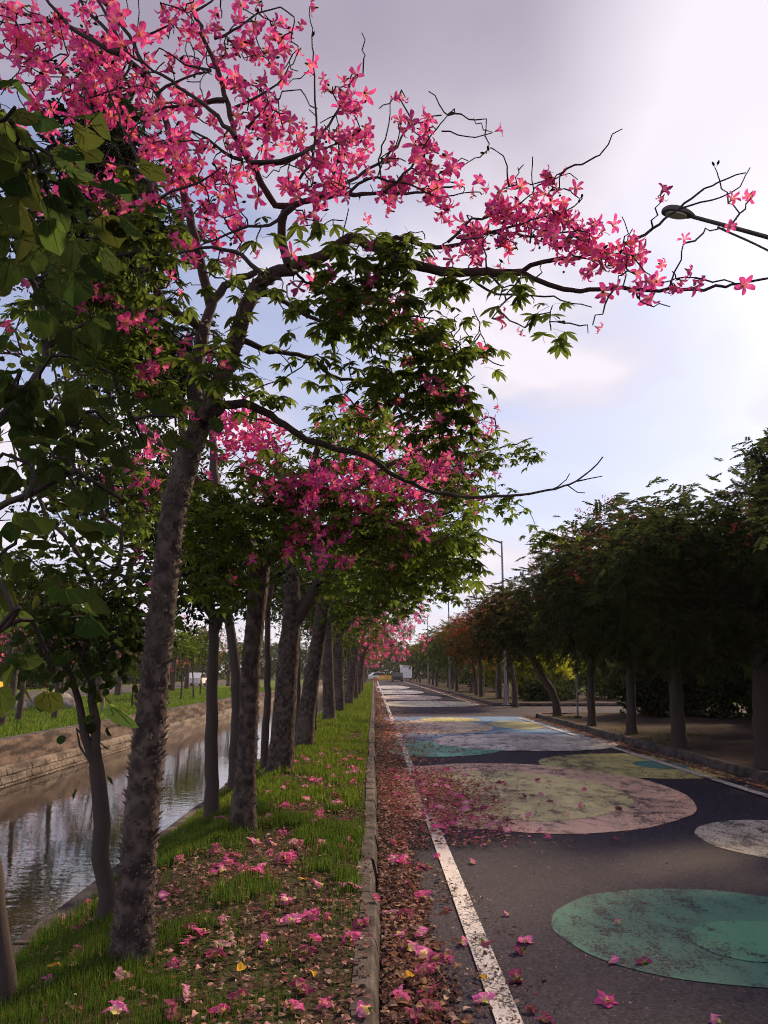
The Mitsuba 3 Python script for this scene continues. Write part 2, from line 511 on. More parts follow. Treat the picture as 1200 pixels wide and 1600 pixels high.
def floss_flower(rng, kind='open', fade=0.0, wide=1.0):
    """five strap-shaped recurved petals round a pale column; looks along +x"""
    parts = []
    pink, deep, yellow = np.array([0.72, 0.085, 0.38]), np.array([0.60, 0.034, 0.28]), np.array([0.85, 0.50, 0.07])
    white = np.array([0.80, 0.26, 0.46])
    openness = {'open': 0.95, 'bell': 0.36, 'half': 0.68}[kind]
    for i in range(5):
        a = i * 2 * math.pi / 5 + rng.normal(0, 0.13)
        L = 0.096 * rng.uniform(0.88, 1.12)
        ts = [0.0, 0.2, 0.42, 0.64, 0.84, 1.0]
        w = np.array([0.005, 0.0105, 0.0165, 0.0185, 0.0145, 0.005]) * rng.uniform(0.62, 1.0) * wide
        curl, opn = rng.uniform(0.4, 3.4), openness + rng.normal(0, 0.14)
        v, f = [], []
        ang, x, r = 0.25, 0.0, 0.004
        for j, t in enumerate(ts):
            if j:
                ds = L * (ts[j] - ts[j - 1])
                ang = min(0.25 + (opn + curl * max(t - 0.35, 0)) * t * 1.35, 3.0)
                x += math.cos(ang) * ds
                r += math.sin(ang) * ds
            wave = rng.normal(0, 0.0045)
            e, s = np.array([0, math.cos(a), math.sin(a)]), np.array([0, -math.sin(a), math.cos(a)])
            c0 = np.array([x, 0, 0]) + e * r
            v += [c0 - s * w[j] + [wave + 0.3 * w[j], 0, 0], c0, c0 + s * w[j] + [0.3 * w[j] - wave, 0, 0]]
        for j in range(5):
            p, q = 3 * j, 3 * j + 3
            f += [[p, p + 1, q + 1], [p, q + 1, q], [p + 1, p + 2, q + 2], [p + 1, q + 2, q + 1]]
        cols = []
        for t in ts:
            base = yellow * (1 - t / 0.3) + white * (t / 0.3) if t < 0.3 else white * max(0, 1 - (t - 0.3) / 0.3) + pink * min(1, (t - 0.3) / 0.3)
            edge = base * 0.5 + pink * 0.5 if t < 0.5 else pink * 0.55 + deep * 0.45
            cols += [edge, base, edge]
        parts.append((np.array(v), np.array(f), np.array(cols)))
    v, f = tube(np.array([[0, 0, 0], [0.03, 0, 0.001], [0.062, 0.002, 0.006]]), [0.0035, 0.0022, 0.0026], 4)
    parts.append((v, f, np.tile([0.8, 0.4, 0.42], (len(v), 1))))
    v, f = tube(np.array([[-0.018, 0, 0], [-0.012, 0, 0], [0.006, 0, 0]]), [0.002, 0.0055, 0.0065], 5)
    parts.append((v, f, np.tile([0.07, 0.08, 0.02], (len(v), 1))))
    v, f, c = join(parts)
    if fade:
        c = c * (1 - fade) + np.array([0.30, 0.13, 0.12]) * fade
    return v, f, c


def bud(rng):
    v, f = tube(np.array([[0, 0, 0], [0.012, 0, 0], [0.016, 0, 0], [0.028, 0, 0], [0.042, 0, 0]]), [0.0015, 0.0016, 0.006, 0.0085, 0.003], 5)
    return v, f, np.tile([0.055, 0.04, 0.025], (len(v), 1))


def curled_leaf(rng, size=0.05):
    """a dry curled leaf lying about z = 0"""
    n = 4
    ts = np.linspace(0, 1, n)
    w = np.array([0.08, 0.30, 0.26, 0.02]) * size
    lift = rng.uniform(0.1, 0.55)
    v = []
    for t, ww in zip(ts, w):
        z = size * 0.4 * (4 * t * (1 - t) * rng.uniform(-0.1, 0.5) + 0.1)
        v += [[size * (t - 0.5), -ww, z + lift * ww * 1.3], [size * (t - 0.5), 0, z], [size * (t - 0.5), ww, z + lift * ww * rng.uniform(0.5, 1.5)]]
    f = []
    for i in range(n - 1):
        a, b = 3 * i, 3 * i + 3
        f += [[a, a + 1, b + 1], [a, b + 1, b], [a + 1, a + 2, b + 2], [a + 1, b + 2, b + 1]]
    return np.array(v), np.array(f), np.ones((len(v), 3))


def blade(rng):
    c = rng.uniform(0.1, 0.7)
    v = np.array([[0, -0.5, 0], [0, 0.5, 0], [0.12 * c, 0.4, 0.45], [0.12 * c, -0.4, 0.45], [0.55 * c, 0, 0.95 - 0.25 * c]])
    v = v * [1, 0.035, 1]
    return v, np.array([[0, 1, 2], [0, 2, 3], [3, 2, 4]]), np.array([[0.5, 0.5, 0.5]] * 2 + [[1, 1, 1]] * 2 + [[1.25, 1.15, 1.0]])


trng = np.random.default_rng(71)
PALM = [palmate_leaf(trng, k) for k in (5, 6, 6, 7, 5, 6)]
HEART = [heart_leaf(trng, 0.095) for _ in range(8)]
PINN = [pinnate_leaf(trng) for _ in range(4)]
PINN_FINE = [pinnate_leaf(trng, 0.34, 9, 0.085, (0.03, 0.042, 0.018)) for _ in range(3)]
SPRAY = [leaf_spray(trng, 8) for _ in range(4)]
FLOWER = [floss_flower(trng, k, 0.0, w_) for w_ in (0.85, 1.1) for k in ('half', 'bell', 'bell', 'half', 'bell', 'open', 'half', 'bell', 'bell', 'half')]


def fallen(rng, kind, fade, turn):
    """a flower that lies on the ground: on its side or its face, its petals slack and crumpled"""
    v, f, c = floss_flower(rng, kind, fade, 1.9)
    v = v * [0.8, 0.85, 0.9]
    v = v @ roty(turn).T @ np.array([[1, 0, 0], [0, math.cos(1.1 * turn), -math.sin(1.1 * turn)], [0, math.sin(1.1 * turn), math.cos(1.1 * turn)]]).T
    o = rng.uniform(0, 50, 3)
    k = np.stack([meshkit.noise(v * 48 + o + 17 * j) for j in range(3)], 1) - 0.5
    v = v * [1, rng.uniform(0.6, 1.0), 1] + k * [0.045, 0.045, 0.03]
    v[:, 2] = np.maximum(v[:, 2] - np.percentile(v[:, 2], 22), 0.0015 * rng.uniform(0.3, 1.0, len(v)))
    v[:, 2] = 0.05 * (1 - np.exp(-v[:, 2] / 0.05)) * 1.2
    v[:, :2] -= v[:, :2].mean(0)
    return v, f, c


FALLEN = [fallen(trng, ('bell', 'half', 'bell', 'bell', 'half')[k % 5], (0.0, 0.0, 0.15, 0.0, 0.3, 0.05, 0.5)[k % 7], trng.uniform(-1.5, 1.5)) for k in range(15)]
BUD = bud(trng)
DRY = [curled_leaf(trng) for _ in range(5)]
DRY_FAR = [(np.array([[-.025, 0, .002], [0, -.014, .008], [0, .014, .010], [.025, 0, .003]]), np.array([[0, 1, 2], [1, 3, 2]]), np.ones((4, 3)))] * 5
BLADE = [blade(trng) for _ in range(4)]
# cheap versions for trees far away
FAR_LEAF = leaf_spray(np.random.default_rng(4), 6, 0.16, 0.22, (0.06, 0.085, 0.02))
far_rng = np.random.default_rng(6)
FAR_FLOWER = leaf_spray(far_rng, 5, 0.15, 0.1, (0.75, 0.10, 0.33))


def ground_z(X, Y=0.0):
    """height of the left verge: flat by the kerb, falling to the canal's coping"""
    X = np.asarray(X, float)
    z = np.where(X > -1.35, 0.125 + 0.02 * np.clip(-X, 0, 1.35), 0.152 - 0.34 * np.clip((-1.35 - X) / 0.9, 0, 1) ** 1.3)
    n = meshkit.fbm(np.stack([X * 2.2, np.asarray(Y, float) * 1.6 + 0 * X, 0 * X], -1), 3, 8) - 0.5
    return z + 0.05 * n * np.clip((-X - 0.05) / 0.25, 0, 1)


def gz(X, Y=0.0):
    return float(ground_z(np.array([X]), np.array([Y]))[0])


# ------------------------------------------------------------------ ground, road, canal
ROAD_END, KERB_R, COPING = 176.0, 5.72, -2.27
WATER_Z = -0.92


def grid(xs, ys, fz):
    X, Y = np.meshgrid(xs, ys, indexing='ij')
    Z = fz(X, Y)
    v = np.stack([X, Y, Z], -1).reshape(-1, 3)
    n, m = len(xs), len(ys)
    i, j = np.meshgrid(np.arange(n - 1), np.arange(m - 1), indexing='ij')
    a = (i * m + j).ravel()
    return v, np.vstack([np.stack([a, a + m, a + m + 1], 1), np.stack([a, a + m + 1, a + 1], 1)])


def sheet(x0, x1, y0, y1, z):
    return grid([x0, x1], [y0, y1], lambda X, Y: 0 * X + z)


put('ground', sheet(-700, 700, -300, 1100, -2.2), 'turf_material', kind='structure', label='wide flat ground reaching the horizon')
put('road', sheet(0.05, KERB_R + 0.05, -12, ROAD_END, 0.0), 'asphalt_material', kind='structure', label='dark asphalt lane with large faded painted circles')
ys = np.concatenate([np.arange(-12, 18, 0.16), np.arange(18, 60, 0.6), np.linspace(60, ROAD_END, 60)])
put('verge', grid(np.concatenate([np.linspace(COPING, -0.45, 26), np.linspace(-0.38, -0.085, 5)]), ys, ground_z), 'soil_material', smooth=True, kind='structure',
    label='narrow soil and grass verge between kerb and canal')


def soft_bump(X, Y, a, s, seed):
    return a * (meshkit.fbm(np.stack([X * s, Y * s, 0 * X], -1), 3, seed) - 0.5)


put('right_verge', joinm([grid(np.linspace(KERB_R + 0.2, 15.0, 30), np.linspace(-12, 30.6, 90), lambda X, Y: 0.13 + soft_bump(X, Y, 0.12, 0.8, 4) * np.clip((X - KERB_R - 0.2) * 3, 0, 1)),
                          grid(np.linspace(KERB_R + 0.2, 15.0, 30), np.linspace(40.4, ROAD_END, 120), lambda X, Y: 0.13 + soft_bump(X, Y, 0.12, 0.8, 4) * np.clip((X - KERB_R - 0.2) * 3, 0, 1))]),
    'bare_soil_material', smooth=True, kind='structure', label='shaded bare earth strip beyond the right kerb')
put('side_road', joinm([sheet(KERB_R + 0.05, 40, 30.2, 40.9, 0.006)]), 'asphalt_material', kind='structure', label='side road opening to the right between the trees')
put('right_field', grid(np.linspace(15.0, 300, 12), np.linspace(-30, 900, 20), lambda X, Y: 0 * X + 0.0), 'turf_material', kind='structure')

# canal
put('canal_water', sheet(-8.75, -2.2, -14, ROAD_END, WATER_Z), 'water_material', kind='structure', label='still brown canal water mirroring sky and trunks')
FAR_TOP = -8.6
put('far_bank', grid(np.linspace(-18.8, FAR_TOP - 0.2, 12), np.linspace(-14, ROAD_END + 20, 60), lambda X, Y: 0.0 + soft_bump(X, Y, 0.22, 0.35, 9) * np.clip((FAR_TOP - 0.4 - X), 0, 1)),
    'turf_material', smooth=True, kind='structure', label='sunlit grassy bank across the canal')
put('far_road', sheet(-29, -18.8, -14, ROAD_END + 20, 0.02), 'concrete_material', kind='structure', label='pale road beyond the canal')
put('far_field', sheet(-300, -29, -40, 900, 0.01), 'turf_material', kind='structure')
put('far_end_ground', sheet(-29, 15, ROAD_END, 900, -0.02), 'turf_material', kind='structure')
canal_wall = 'canal_wall'
tag(canal_wall, 'weathered stone retaining wall along the far side of the canal', 'wall')


def box(x0, x1, y0, y1, z0, z1, c=0.0):
    m = trimesh.creation.box(extents=[x1 - x0, y1 - y0, z1 - z0])
    v = np.array(m.vertices) + [(x0 + x1) / 2, (y0 + y1) / 2, (z0 + z1) / 2]
    return v, np.array(m.faces)


def bevel_box(ext, b):
    import manifold3d as m3
    e = np.asarray(ext, float) / 2
    pts = [[sx * (e[0] - (b if k != 0 else 0)), sy * (e[1] - (b if k != 1 else 0)), sz * (e[2] - (b if k != 2 else 0))]
           for k in range(3) for sx in (-1, 1) for sy in (-1, 1) for sz in (-1, 1)]
    m = m3.Manifold.hull_points(np.array(pts)).to_mesh()
    return np.array(m.vert_properties[:, :3]), np.array(m.tri_verts)


prof = np.array([[FAR_TOP - 0.25, 0.0], [FAR_TOP - 0.25, 0.06], [FAR_TOP + 0.02, 0.05], [FAR_TOP + 0.05, -0.05], [FAR_TOP + 0.12, -0.52], [FAR_TOP + 0.16, -0.54], [FAR_TOP + 0.42, -1.25]])
wy = np.concatenate([np.arange(-14, 60, 0.5), np.linspace(60, ROAD_END, 40)])
v = np.array([[x + 0.03 * (meshkit.noise(np.array([y * 2, z * 6, 1.0])) - 0.5), y, z] for x, z in prof for y in wy])
i, j = np.meshgrid(np.arange(len(prof) - 1), np.arange(len(wy) - 1), indexing='ij')
a = (i * len(wy) + j).ravel(); m_ = len(wy)
quads = np.vstack([np.stack([a, a + m_, a + m_ + 1], 1), np.stack([a, a + m_ + 1, a + 1], 1)])
band = quads[:, 0] // m_
put('cap', (v, quads[band < 2]), 'concrete_material', canal_wall)
put('face', (v, quads[(band >= 2) & (band < 4)]), 'wall_material', canal_wall, label='dark streaked upper wall face')
put('footing', (v, quads[band >= 4]), 'wall_foot_material', canal_wall, label='paler sloping footing above the water')
rng = np.random.default_rng(5)
stone = [shape_group(bevel_box((0.05, 0.275, 0.155), 0.010), 'wall_foot_material') for _ in range(1)]
slope = math.atan2(0.26, 0.71)
for row in range(3):
    for k in range(52):
        y = 17.6 + k * 0.285 + 0.14 * (row % 2)
        z = -0.64 - row * 0.165
        x = FAR_TOP + 0.17 + (-0.54 - z) * 0.26 / 0.71
        place('stone', stone[0], mat(roty(-slope) , [x + rng.normal(0, 0.006), y, z], 1.0), canal_wall)
near_wall = 'near_canal_wall'
tag(near_wall, 'low concrete edge where the grass verge drops to the water', 'wall')
put('coping', joinm([box(COPING - 0.14, COPING + 0.02, y, y + 1.97, -0.40, gz(COPING, y) - 0.0) for y in np.arange(-12, 100, 2.0)]), 'concrete_material', near_wall)
put('face', box(COPING - 0.10, COPING, -12, ROAD_END, -1.4, -0.38), 'wall_material', near_wall)

# kerbs: stones one by one as far as they can be told apart
kerb_prof = np.array([[-0.10, -0.10], [-0.10, 0.138], [-0.008, 0.14], [0.006, 0.128], [0.066, -0.10]])


def kerb_stone(L, flip=1):
    from shapely.geometry import Polygon
    p = kerb_prof * [flip, 1]
    n = len(p)
    v = np.vstack([np.column_stack([p[:, 0], np.full(n, 0.004), p[:, 1]]), np.column_stack([p[:, 0], np.full(n, L - 0.004), p[:, 1]])])
    k = np.arange(n); k2 = (k + 1) % n
    side = np.vstack([np.stack([k, k2, k2 + n], 1), np.stack([k, k2 + n, k + n], 1)])
    fan = np.array([[0, i + 1, i] for i in range(1, n - 1)])
    return v, np.vstack([side, fan, fan[:, ::-1] + n])


kg = [shape_group(kerb_stone(1.0, 1), 'concrete_material'), shape_group(kerb_stone(1.0, -1), 'concrete_material')]
tag('left_kerb', 'worn grey concrete kerb along the flower-strewn verge', 'kerb', kind='structure')
tag('right_kerb', 'dark concrete kerb in shade along the right side', 'kerb', kind='structure')
for y in range(2, 40):
    place('kerbstone', kg[0], mat(rotz(rng.normal(0, 0.008)) @ roty(rng.normal(0, 0.012)), [rng.normal(0, 0.007), y, rng.normal(0, 0.006)]), 'left_kerb')
for y in range(9, 30):
    place('kerbstone', kg[1], mat(np.eye(3), [KERB_R + 0.1 + rng.normal(0, 0.004), y, rng.normal(0, 0.003)]), 'right_kerb')
put('kerb_run', joinm([(kerb_stone(1.0)[0] + [0, y, 0], kerb_stone(1.0)[1]) for y in list(range(-12, 2)) + list(range(40, 176))]), 'concrete_material', 'left_kerb', kind='stuff')
put('kerb_run', joinm([(kerb_stone(1.0, -1)[0] + [KERB_R + 0.1, y, 0], kerb_stone(1.0)[1]) for y in list(range(-12, 9)) + list(range(41, 176))]), 'concrete_material', 'right_kerb', kind='stuff')
arc = [[KERB_R + 0.1, 30.0], [KERB_R + 0.25, 30.5], [KERB_R + 0.8, 30.9], [KERB_R + 1.6, 31.0], [16, 31.0]]
put('corner', tube(np.array([[x, y, 0.06] for x, y in arc]), 0.10, 6), 'concrete_material', 'right_kerb')
arc = [[KERB_R + 0.1, 41.0], [KERB_R + 0.25, 40.5], [KERB_R + 0.8, 40.2], [KERB_R + 1.6, 40.1], [16, 40.1]]
put('corner', tube(np.array([[x, y, 0.06] for x, y in arc]), 0.10, 6), 'concrete_material', 'right_kerb')


# painted markings: sheets about 4 mm above one another
def strip(x, w, y0, y1, z, color, name, label, smooth_n=40):
    ys_ = np.linspace(y0, y1, smooth_n)
    v_ = np.vstack([np.column_stack([0 * ys_ + x - w / 2, ys_, 0 * ys_ + z]), np.column_stack([0 * ys_ + x + w / 2, ys_, 0 * ys_ + z])])
    n = len(ys_); k = np.arange(n - 1)
    put(name, (v_, np.vstack([np.stack([k, k + n, k + n + 1], 1), np.stack([k, k + n + 1, k + 1], 1)])), 'worn_paint_material', 'road', color=np.tile(color, (2 * n, 1)), label=label)


def oval(px_l, px_r, y_far, y_near, level, color, name, label, x_clip=None):
    """an ellipse on the road, measured off the photograph by its leftmost and rightmost column and its far and near row"""
    Y1, Y0 = gnd(600, y_far)[1], gnd(600, y_near)[1]
    cy, ry = (Y0 + Y1) / 2, (Y1 - Y0) / 2
    row = to_px(np.array([0.0, (2 / (1 / Y0 + 1 / Y1)) , 0.0]))[1]
    X0, X1 = gnd(px_l, row)[0], gnd(px_r, row)[0]
    cx, rx = (X0 + X1) / 2, (X1 - X0) / 2
    a = np.linspace(0, 2 * np.pi, 80, endpoint=False)
    inner = level >= 2 and 'patch' in label or 'inner' in label
    wob = 1 + (0.025 if inner else 0.010) * np.sin(3 * a + cx) + (0.012 if inner else 0.006) * np.sin(7 * a + cy) + (0.008 if inner else 0.004) * np.sin(13 * a + 2 * cx)
    x, y = cx + rx * np.cos(a) * wob, cy + ry * np.sin(a) * wob
    x = np.clip(x, 0.12, KERB_R - 0.06)
    vv = np.vstack([np.column_stack([x, y]), [[np.clip(cx, 0.15, KERB_R - 0.1), cy]]])
    vv = np.column_stack([vv, np.full(len(vv), 0.004 * level)])
    k = np.arange(80)
    put(name, (vv, np.stack([k, (k + 1) % 80, np.full(80, 80)], 1)), 'worn_paint_material', 'road', color=np.tile(color, (81, 1)), label=label)


C = 'painted_circle'
BEIGE, WHITE, YELLOW, BLUE = (0.60, 0.47, 0.38), (0.64, 0.59, 0.58), (0.55, 0.50, 0.20), (0.11, 0.24, 0.46)
oval(875, 1420, 1391, 1549, 1, (0.040, 0.155, 0.12), C, 'large worn dark green circle in the right foreground')
oval(1085, 1330, 1443, 1512, 2, (0.060, 0.235, 0.145), C, 'bright green inner patch of the foreground circle')
oval(560, 1089, 1193, 1304, 1, (0.74, 0.47, 0.35), C, 'big salmon pink circle half covered by fallen petals')
oval(640, 985, 1206, 1284, 2, (0.70, 0.60, 0.30), C, 'yellow-green inner area of the big salmon pink circle')
oval(1113, 1420, 1283, 1358, 1, (0.52, 0.47, 0.40), C, 'grey beige circle cut by the right edge of the picture')
oval(851, 1170, 1178, 1218, 1, YELLOW, C, 'olive yellow circle touching the right edge line')
oval(995, 1075, 1190, 1203, 2, (0.06, 0.22, 0.22), C, 'small teal patch inside the olive yellow circle')
yb0, yb1 = gnd(600, 1180)[1], gnd(600, 1120)[1]
v_, f_ = sheet(0.30, KERB_R - 0.3, yb0 + 2.2, yb1, 0.004)
put('painted_band', (v_, f_), 'worn_paint_material', 'road', color=np.tile(BLUE, (len(v_), 1)), label='blue painted band across the lane')
oval(560, 784, 1158, 1183, 2, (0.12, 0.42, 0.34), C, 'teal green circle at the lower left of the blue band')
oval(600, 770, 1126, 1147, 2, BEIGE, C, 'beige circle on the left of the blue band')
oval(678, 965, 1147, 1175, 3, WHITE, C, 'pale grey circle across the middle of the blue band')
oval(655, 750, 1121.5, 1129, 3, YELLOW, C, 'small yellow circle at the far edge of the blue band')
oval(766, 850, 1127, 1140, 2, (0.54, 0.52, 0.25), C, 'yellow-green circle at the far right of the blue band')
oval(590, 748, 1095, 1105, 1, (0.50, 0.48, 0.38), C, 'cream circle beyond the blue band')
oval(590, 690, 1086, 1094, 1, (0.52, 0.42, 0.40), C, 'pale pink circle in the distance')
oval(588, 662, 1078, 1085, 1, WHITE, C, 'whitish far circle before the trees close in')
oval(588, 640, 1071, 1077, 1, WHITE, C, 'farthest whitish circle near the end of the lane')
strip(0.632, 0.125, 2.4, 150, 0.011, (0.60, 0.56, 0.57), 'edge_line', 'worn white line beside the left gutter', 120)
strip(5.12, 0.14, -6, 30, 0.021, (0.55, 0.52, 0.54), 'edge_line', 'white edge line along the right kerb')
strip(5.12, 0.14, 41, 150, 0.021, (0.55, 0.50, 0.48), 'edge_line', None, 60)
strip(0.27, 0.10, 2.4, 120, 0.012, (0.34, 0.085, 0.06), 'red_line', 'faded red no-stopping line half buried in leaves', 60)
strip(5.50, 0.10, 11, 30, 0.012, (0.34, 0.10, 0.05), 'red_line', 'faded red line at the foot of the right kerb', 60)
strip(5.50, 0.10, 41, 120, 0.012, (0.34, 0.10, 0.05), 'red_line', None, 60)


# ------------------------------------------------------------------ vegetation builders
TINTS = [np.array(t) for t in ([0.75, 0.72, 0.75], [1.0, 1.0, 1.0], [1.3, 1.22, 1.0])]
GROUPS = {}


def variant_group(kind, templates, bsdf, i, j):
    if (kind, i, j) not in GROUPS:
        v, f, c = templates[i]
        GROUPS[kind, i, j] = shape_group((v, f), bsdf, color=np.clip(c * TINTS[j], 0, 0.95))
    return GROUPS[kind, i, j]


def spread(parent, kind, templates, bsdf, one, rest, R, P, S, limit, rng, tint=None):
    """copies of a few templates on one tree: the LIMIT largest in view as parts of their own, the others as one part"""
    n = len(P)
    S = np.broadcast_to(np.asarray(S, float), (n,))
    q = to_px(P)
    seen = (q[:, 2] > 0.3) & (q[:, 0] > -15) & (q[:, 0] < W + 15) & (q[:, 1] > -15) & (q[:, 1] < H + 15)
    size = np.where(seen, S / np.maximum(q[:, 2], 0.3), 0)
    order = np.argsort(-size)
    single = [k for k in order[:limit] if seen[k]]
    which = rng.integers(0, len(templates), n)
    shade = rng.integers(0, 3, n)
    for k in single:
        place(one, variant_group(kind, templates, bsdf, which[k], shade[k]), mat(R[k], P[k], S[k]), parent)
    left = np.ones(n, bool)
    left[single] = False
    if left.any():
        parts = []
        for i in range(len(templates)):
            m = np.where(left & (which == i))[0]
            if len(m):
                t = np.array(TINTS)[shade[m]] * np.exp(rng.normal(0, 0.12, (len(m), 1)))
                if tint is not None:
                    t = t * np.asarray(tint)
                parts.append(scatter(templates[i], R[m], P[m], S[m], t))
        v, f, c = join(parts)
        put(rest, (v, f), bsdf, parent, color=c, kind='stuff')


def leaf_dirs(rng, n, lo=-0.5, hi=0.35, out=None, pull=0.0):
    a = rng.uniform(0, 2 * np.pi, n)
    d = np.stack([np.cos(a), np.sin(a), rng.uniform(lo, hi, n)], 1)
    if out is not None:
        d = d + pull * out
    return unit(d)


def around(rng, tips, k, r):
    P = np.repeat(tips, k, 0)
    return P + rng.normal(0, r, P.shape)


def blobs(rng, rows):
    """tips in ellipsoids measured off the photograph: centre px, py at distance Y, half width and height in its pixels, half depth in metres, how many"""
    out = []
    for px, py, rx, ry, Y, dy, n in rows:
        u = rng.normal(0, 1, (n, 3))
        u = u / np.linalg.norm(u, axis=1, keepdims=True) * rng.uniform(0, 1, (n, 1)) ** (1 / 2.4)
        c = at(px, py, Y)
        s = Y / F
        out.append(c + u * [rx * s, dy, ry * s])
    return np.vstack(out)


def thorns(key, L, r, n, rng, limit, z_max=9.0):
    v, f = tube(np.array([[0, 0, -0.004], [0, 0, 0.005], [0.002, 0, 0.014], [0.007, 0, 0.030]]), [0.0165, 0.0115, 0.0055, 0.001], 6)
    cum = np.concatenate([[0], np.cumsum(np.linalg.norm(np.diff(L, axis=0), axis=1))])
    s = rng.uniform(0, 1, n) ** 1.25 * cum[-1]
    P = np.stack([np.interp(s, cum, L[:, k]) for k in range(3)], 1)
    rr = np.interp(s, cum, r)
    t = unit(np.stack([np.interp(s, cum, np.gradient(L[:, k])) for k in range(3)], 1))
    a = rng.uniform(0, 2 * np.pi, n)
    out = np.stack([np.cos(a), np.sin(a), 0 * a], 1)
    out = unit(out - t * (out * t).sum(1, keepdims=True))
    pos = P + out * rr[:, None] * 0.97
    zax = unit(out + 0.25 * t)
    x = unit(np.cross(np.cross(zax, t), zax))
    R = np.stack([x, np.cross(zax, x), zax], -1)
    S = rng.uniform(0.4, 1.05, n)
    vis = ((EYE - pos) * out).sum(1) > 0
    order = np.where(vis)[0][:limit]
    g = shape_group((v, f), 'thorn_material', smooth=True)
    for k in order:
        place('thorn', g, mat(R[k], pos[k], S[k]), key)
    left = np.setdiff1d(np.arange(n), order)
    vv, ff, _ = scatter((v, f, np.ones((len(v), 3))), R[left], pos[left], S[left])
    put('thorns', (vv, ff), 'thorn_material', key, kind='stuff')


def pxline(rows, Y0=None):
    """rows of (px, py, Y) -> points"""
    return np.array([at(x, y, Y) for x, y, Y in rows])


# ------------------------------------------------------------------ the near silk floss tree
rng = np.random.default_rng(101)
sk = Skeleton(11)
tree = fresh('silk_floss_tree')
tag(tree, 'nearest thorny silk floss tree, its pink flowering crown filling the top left', 'tree')
base = gnd(205, 1508, 0.12)
Y1 = base[1]
trunk_px = [(205, 1525, Y1), (207, 1480, Y1), (216, 1350, Y1), (228, 1200, Y1), (243, 1050, Y1), (256, 930, Y1 + .02), (268, 820, Y1 + .04), (290, 725, Y1 + .06), (318, 655, Y1 + .05), (345, 592, Y1), (367, 537, Y1 - .05), (385, 480, Y1 - .1), (402, 446, Y1 - .1), (430, 426, Y1 - .12)]
L, _ = sk.limb(pxline(trunk_px), 1, 1, 0.035, 0.002, reach=False)
zz = L[:, 2]
r = np.interp(zz, [-0.1, 0.1, 0.25, 0.6, 1.5, 2.4, 2.75, 3.0, 3.4, 3.9], [0.185, 0.132, 0.104, 0.095, 0.078, 0.070, 0.076, 0.062, 0.046, 0.040])
sk.add(L[zz > 2.7])
tk = put('trunk', tube(L, r, 26, 0.06, 3), 'bark_material', tree, smooth=True)
thorns(tk, L, r, 1150, rng, 300)
kn = at(345, 634, Y1 - 0.02)
put('cut_knob', tube(np.array([kn + [-0.10, 0, -0.08], kn + [-0.05, -.01, -0.03], kn + [-0.015, -.02, 0.0], kn + [0.012, -.025, 0.01]]), [0.05, 0.058, 0.06, 0.045], 12, 0.15), 'bark_material', tree, smooth=True)
A, B = Y1 - 0.12, Y1 - 0.3
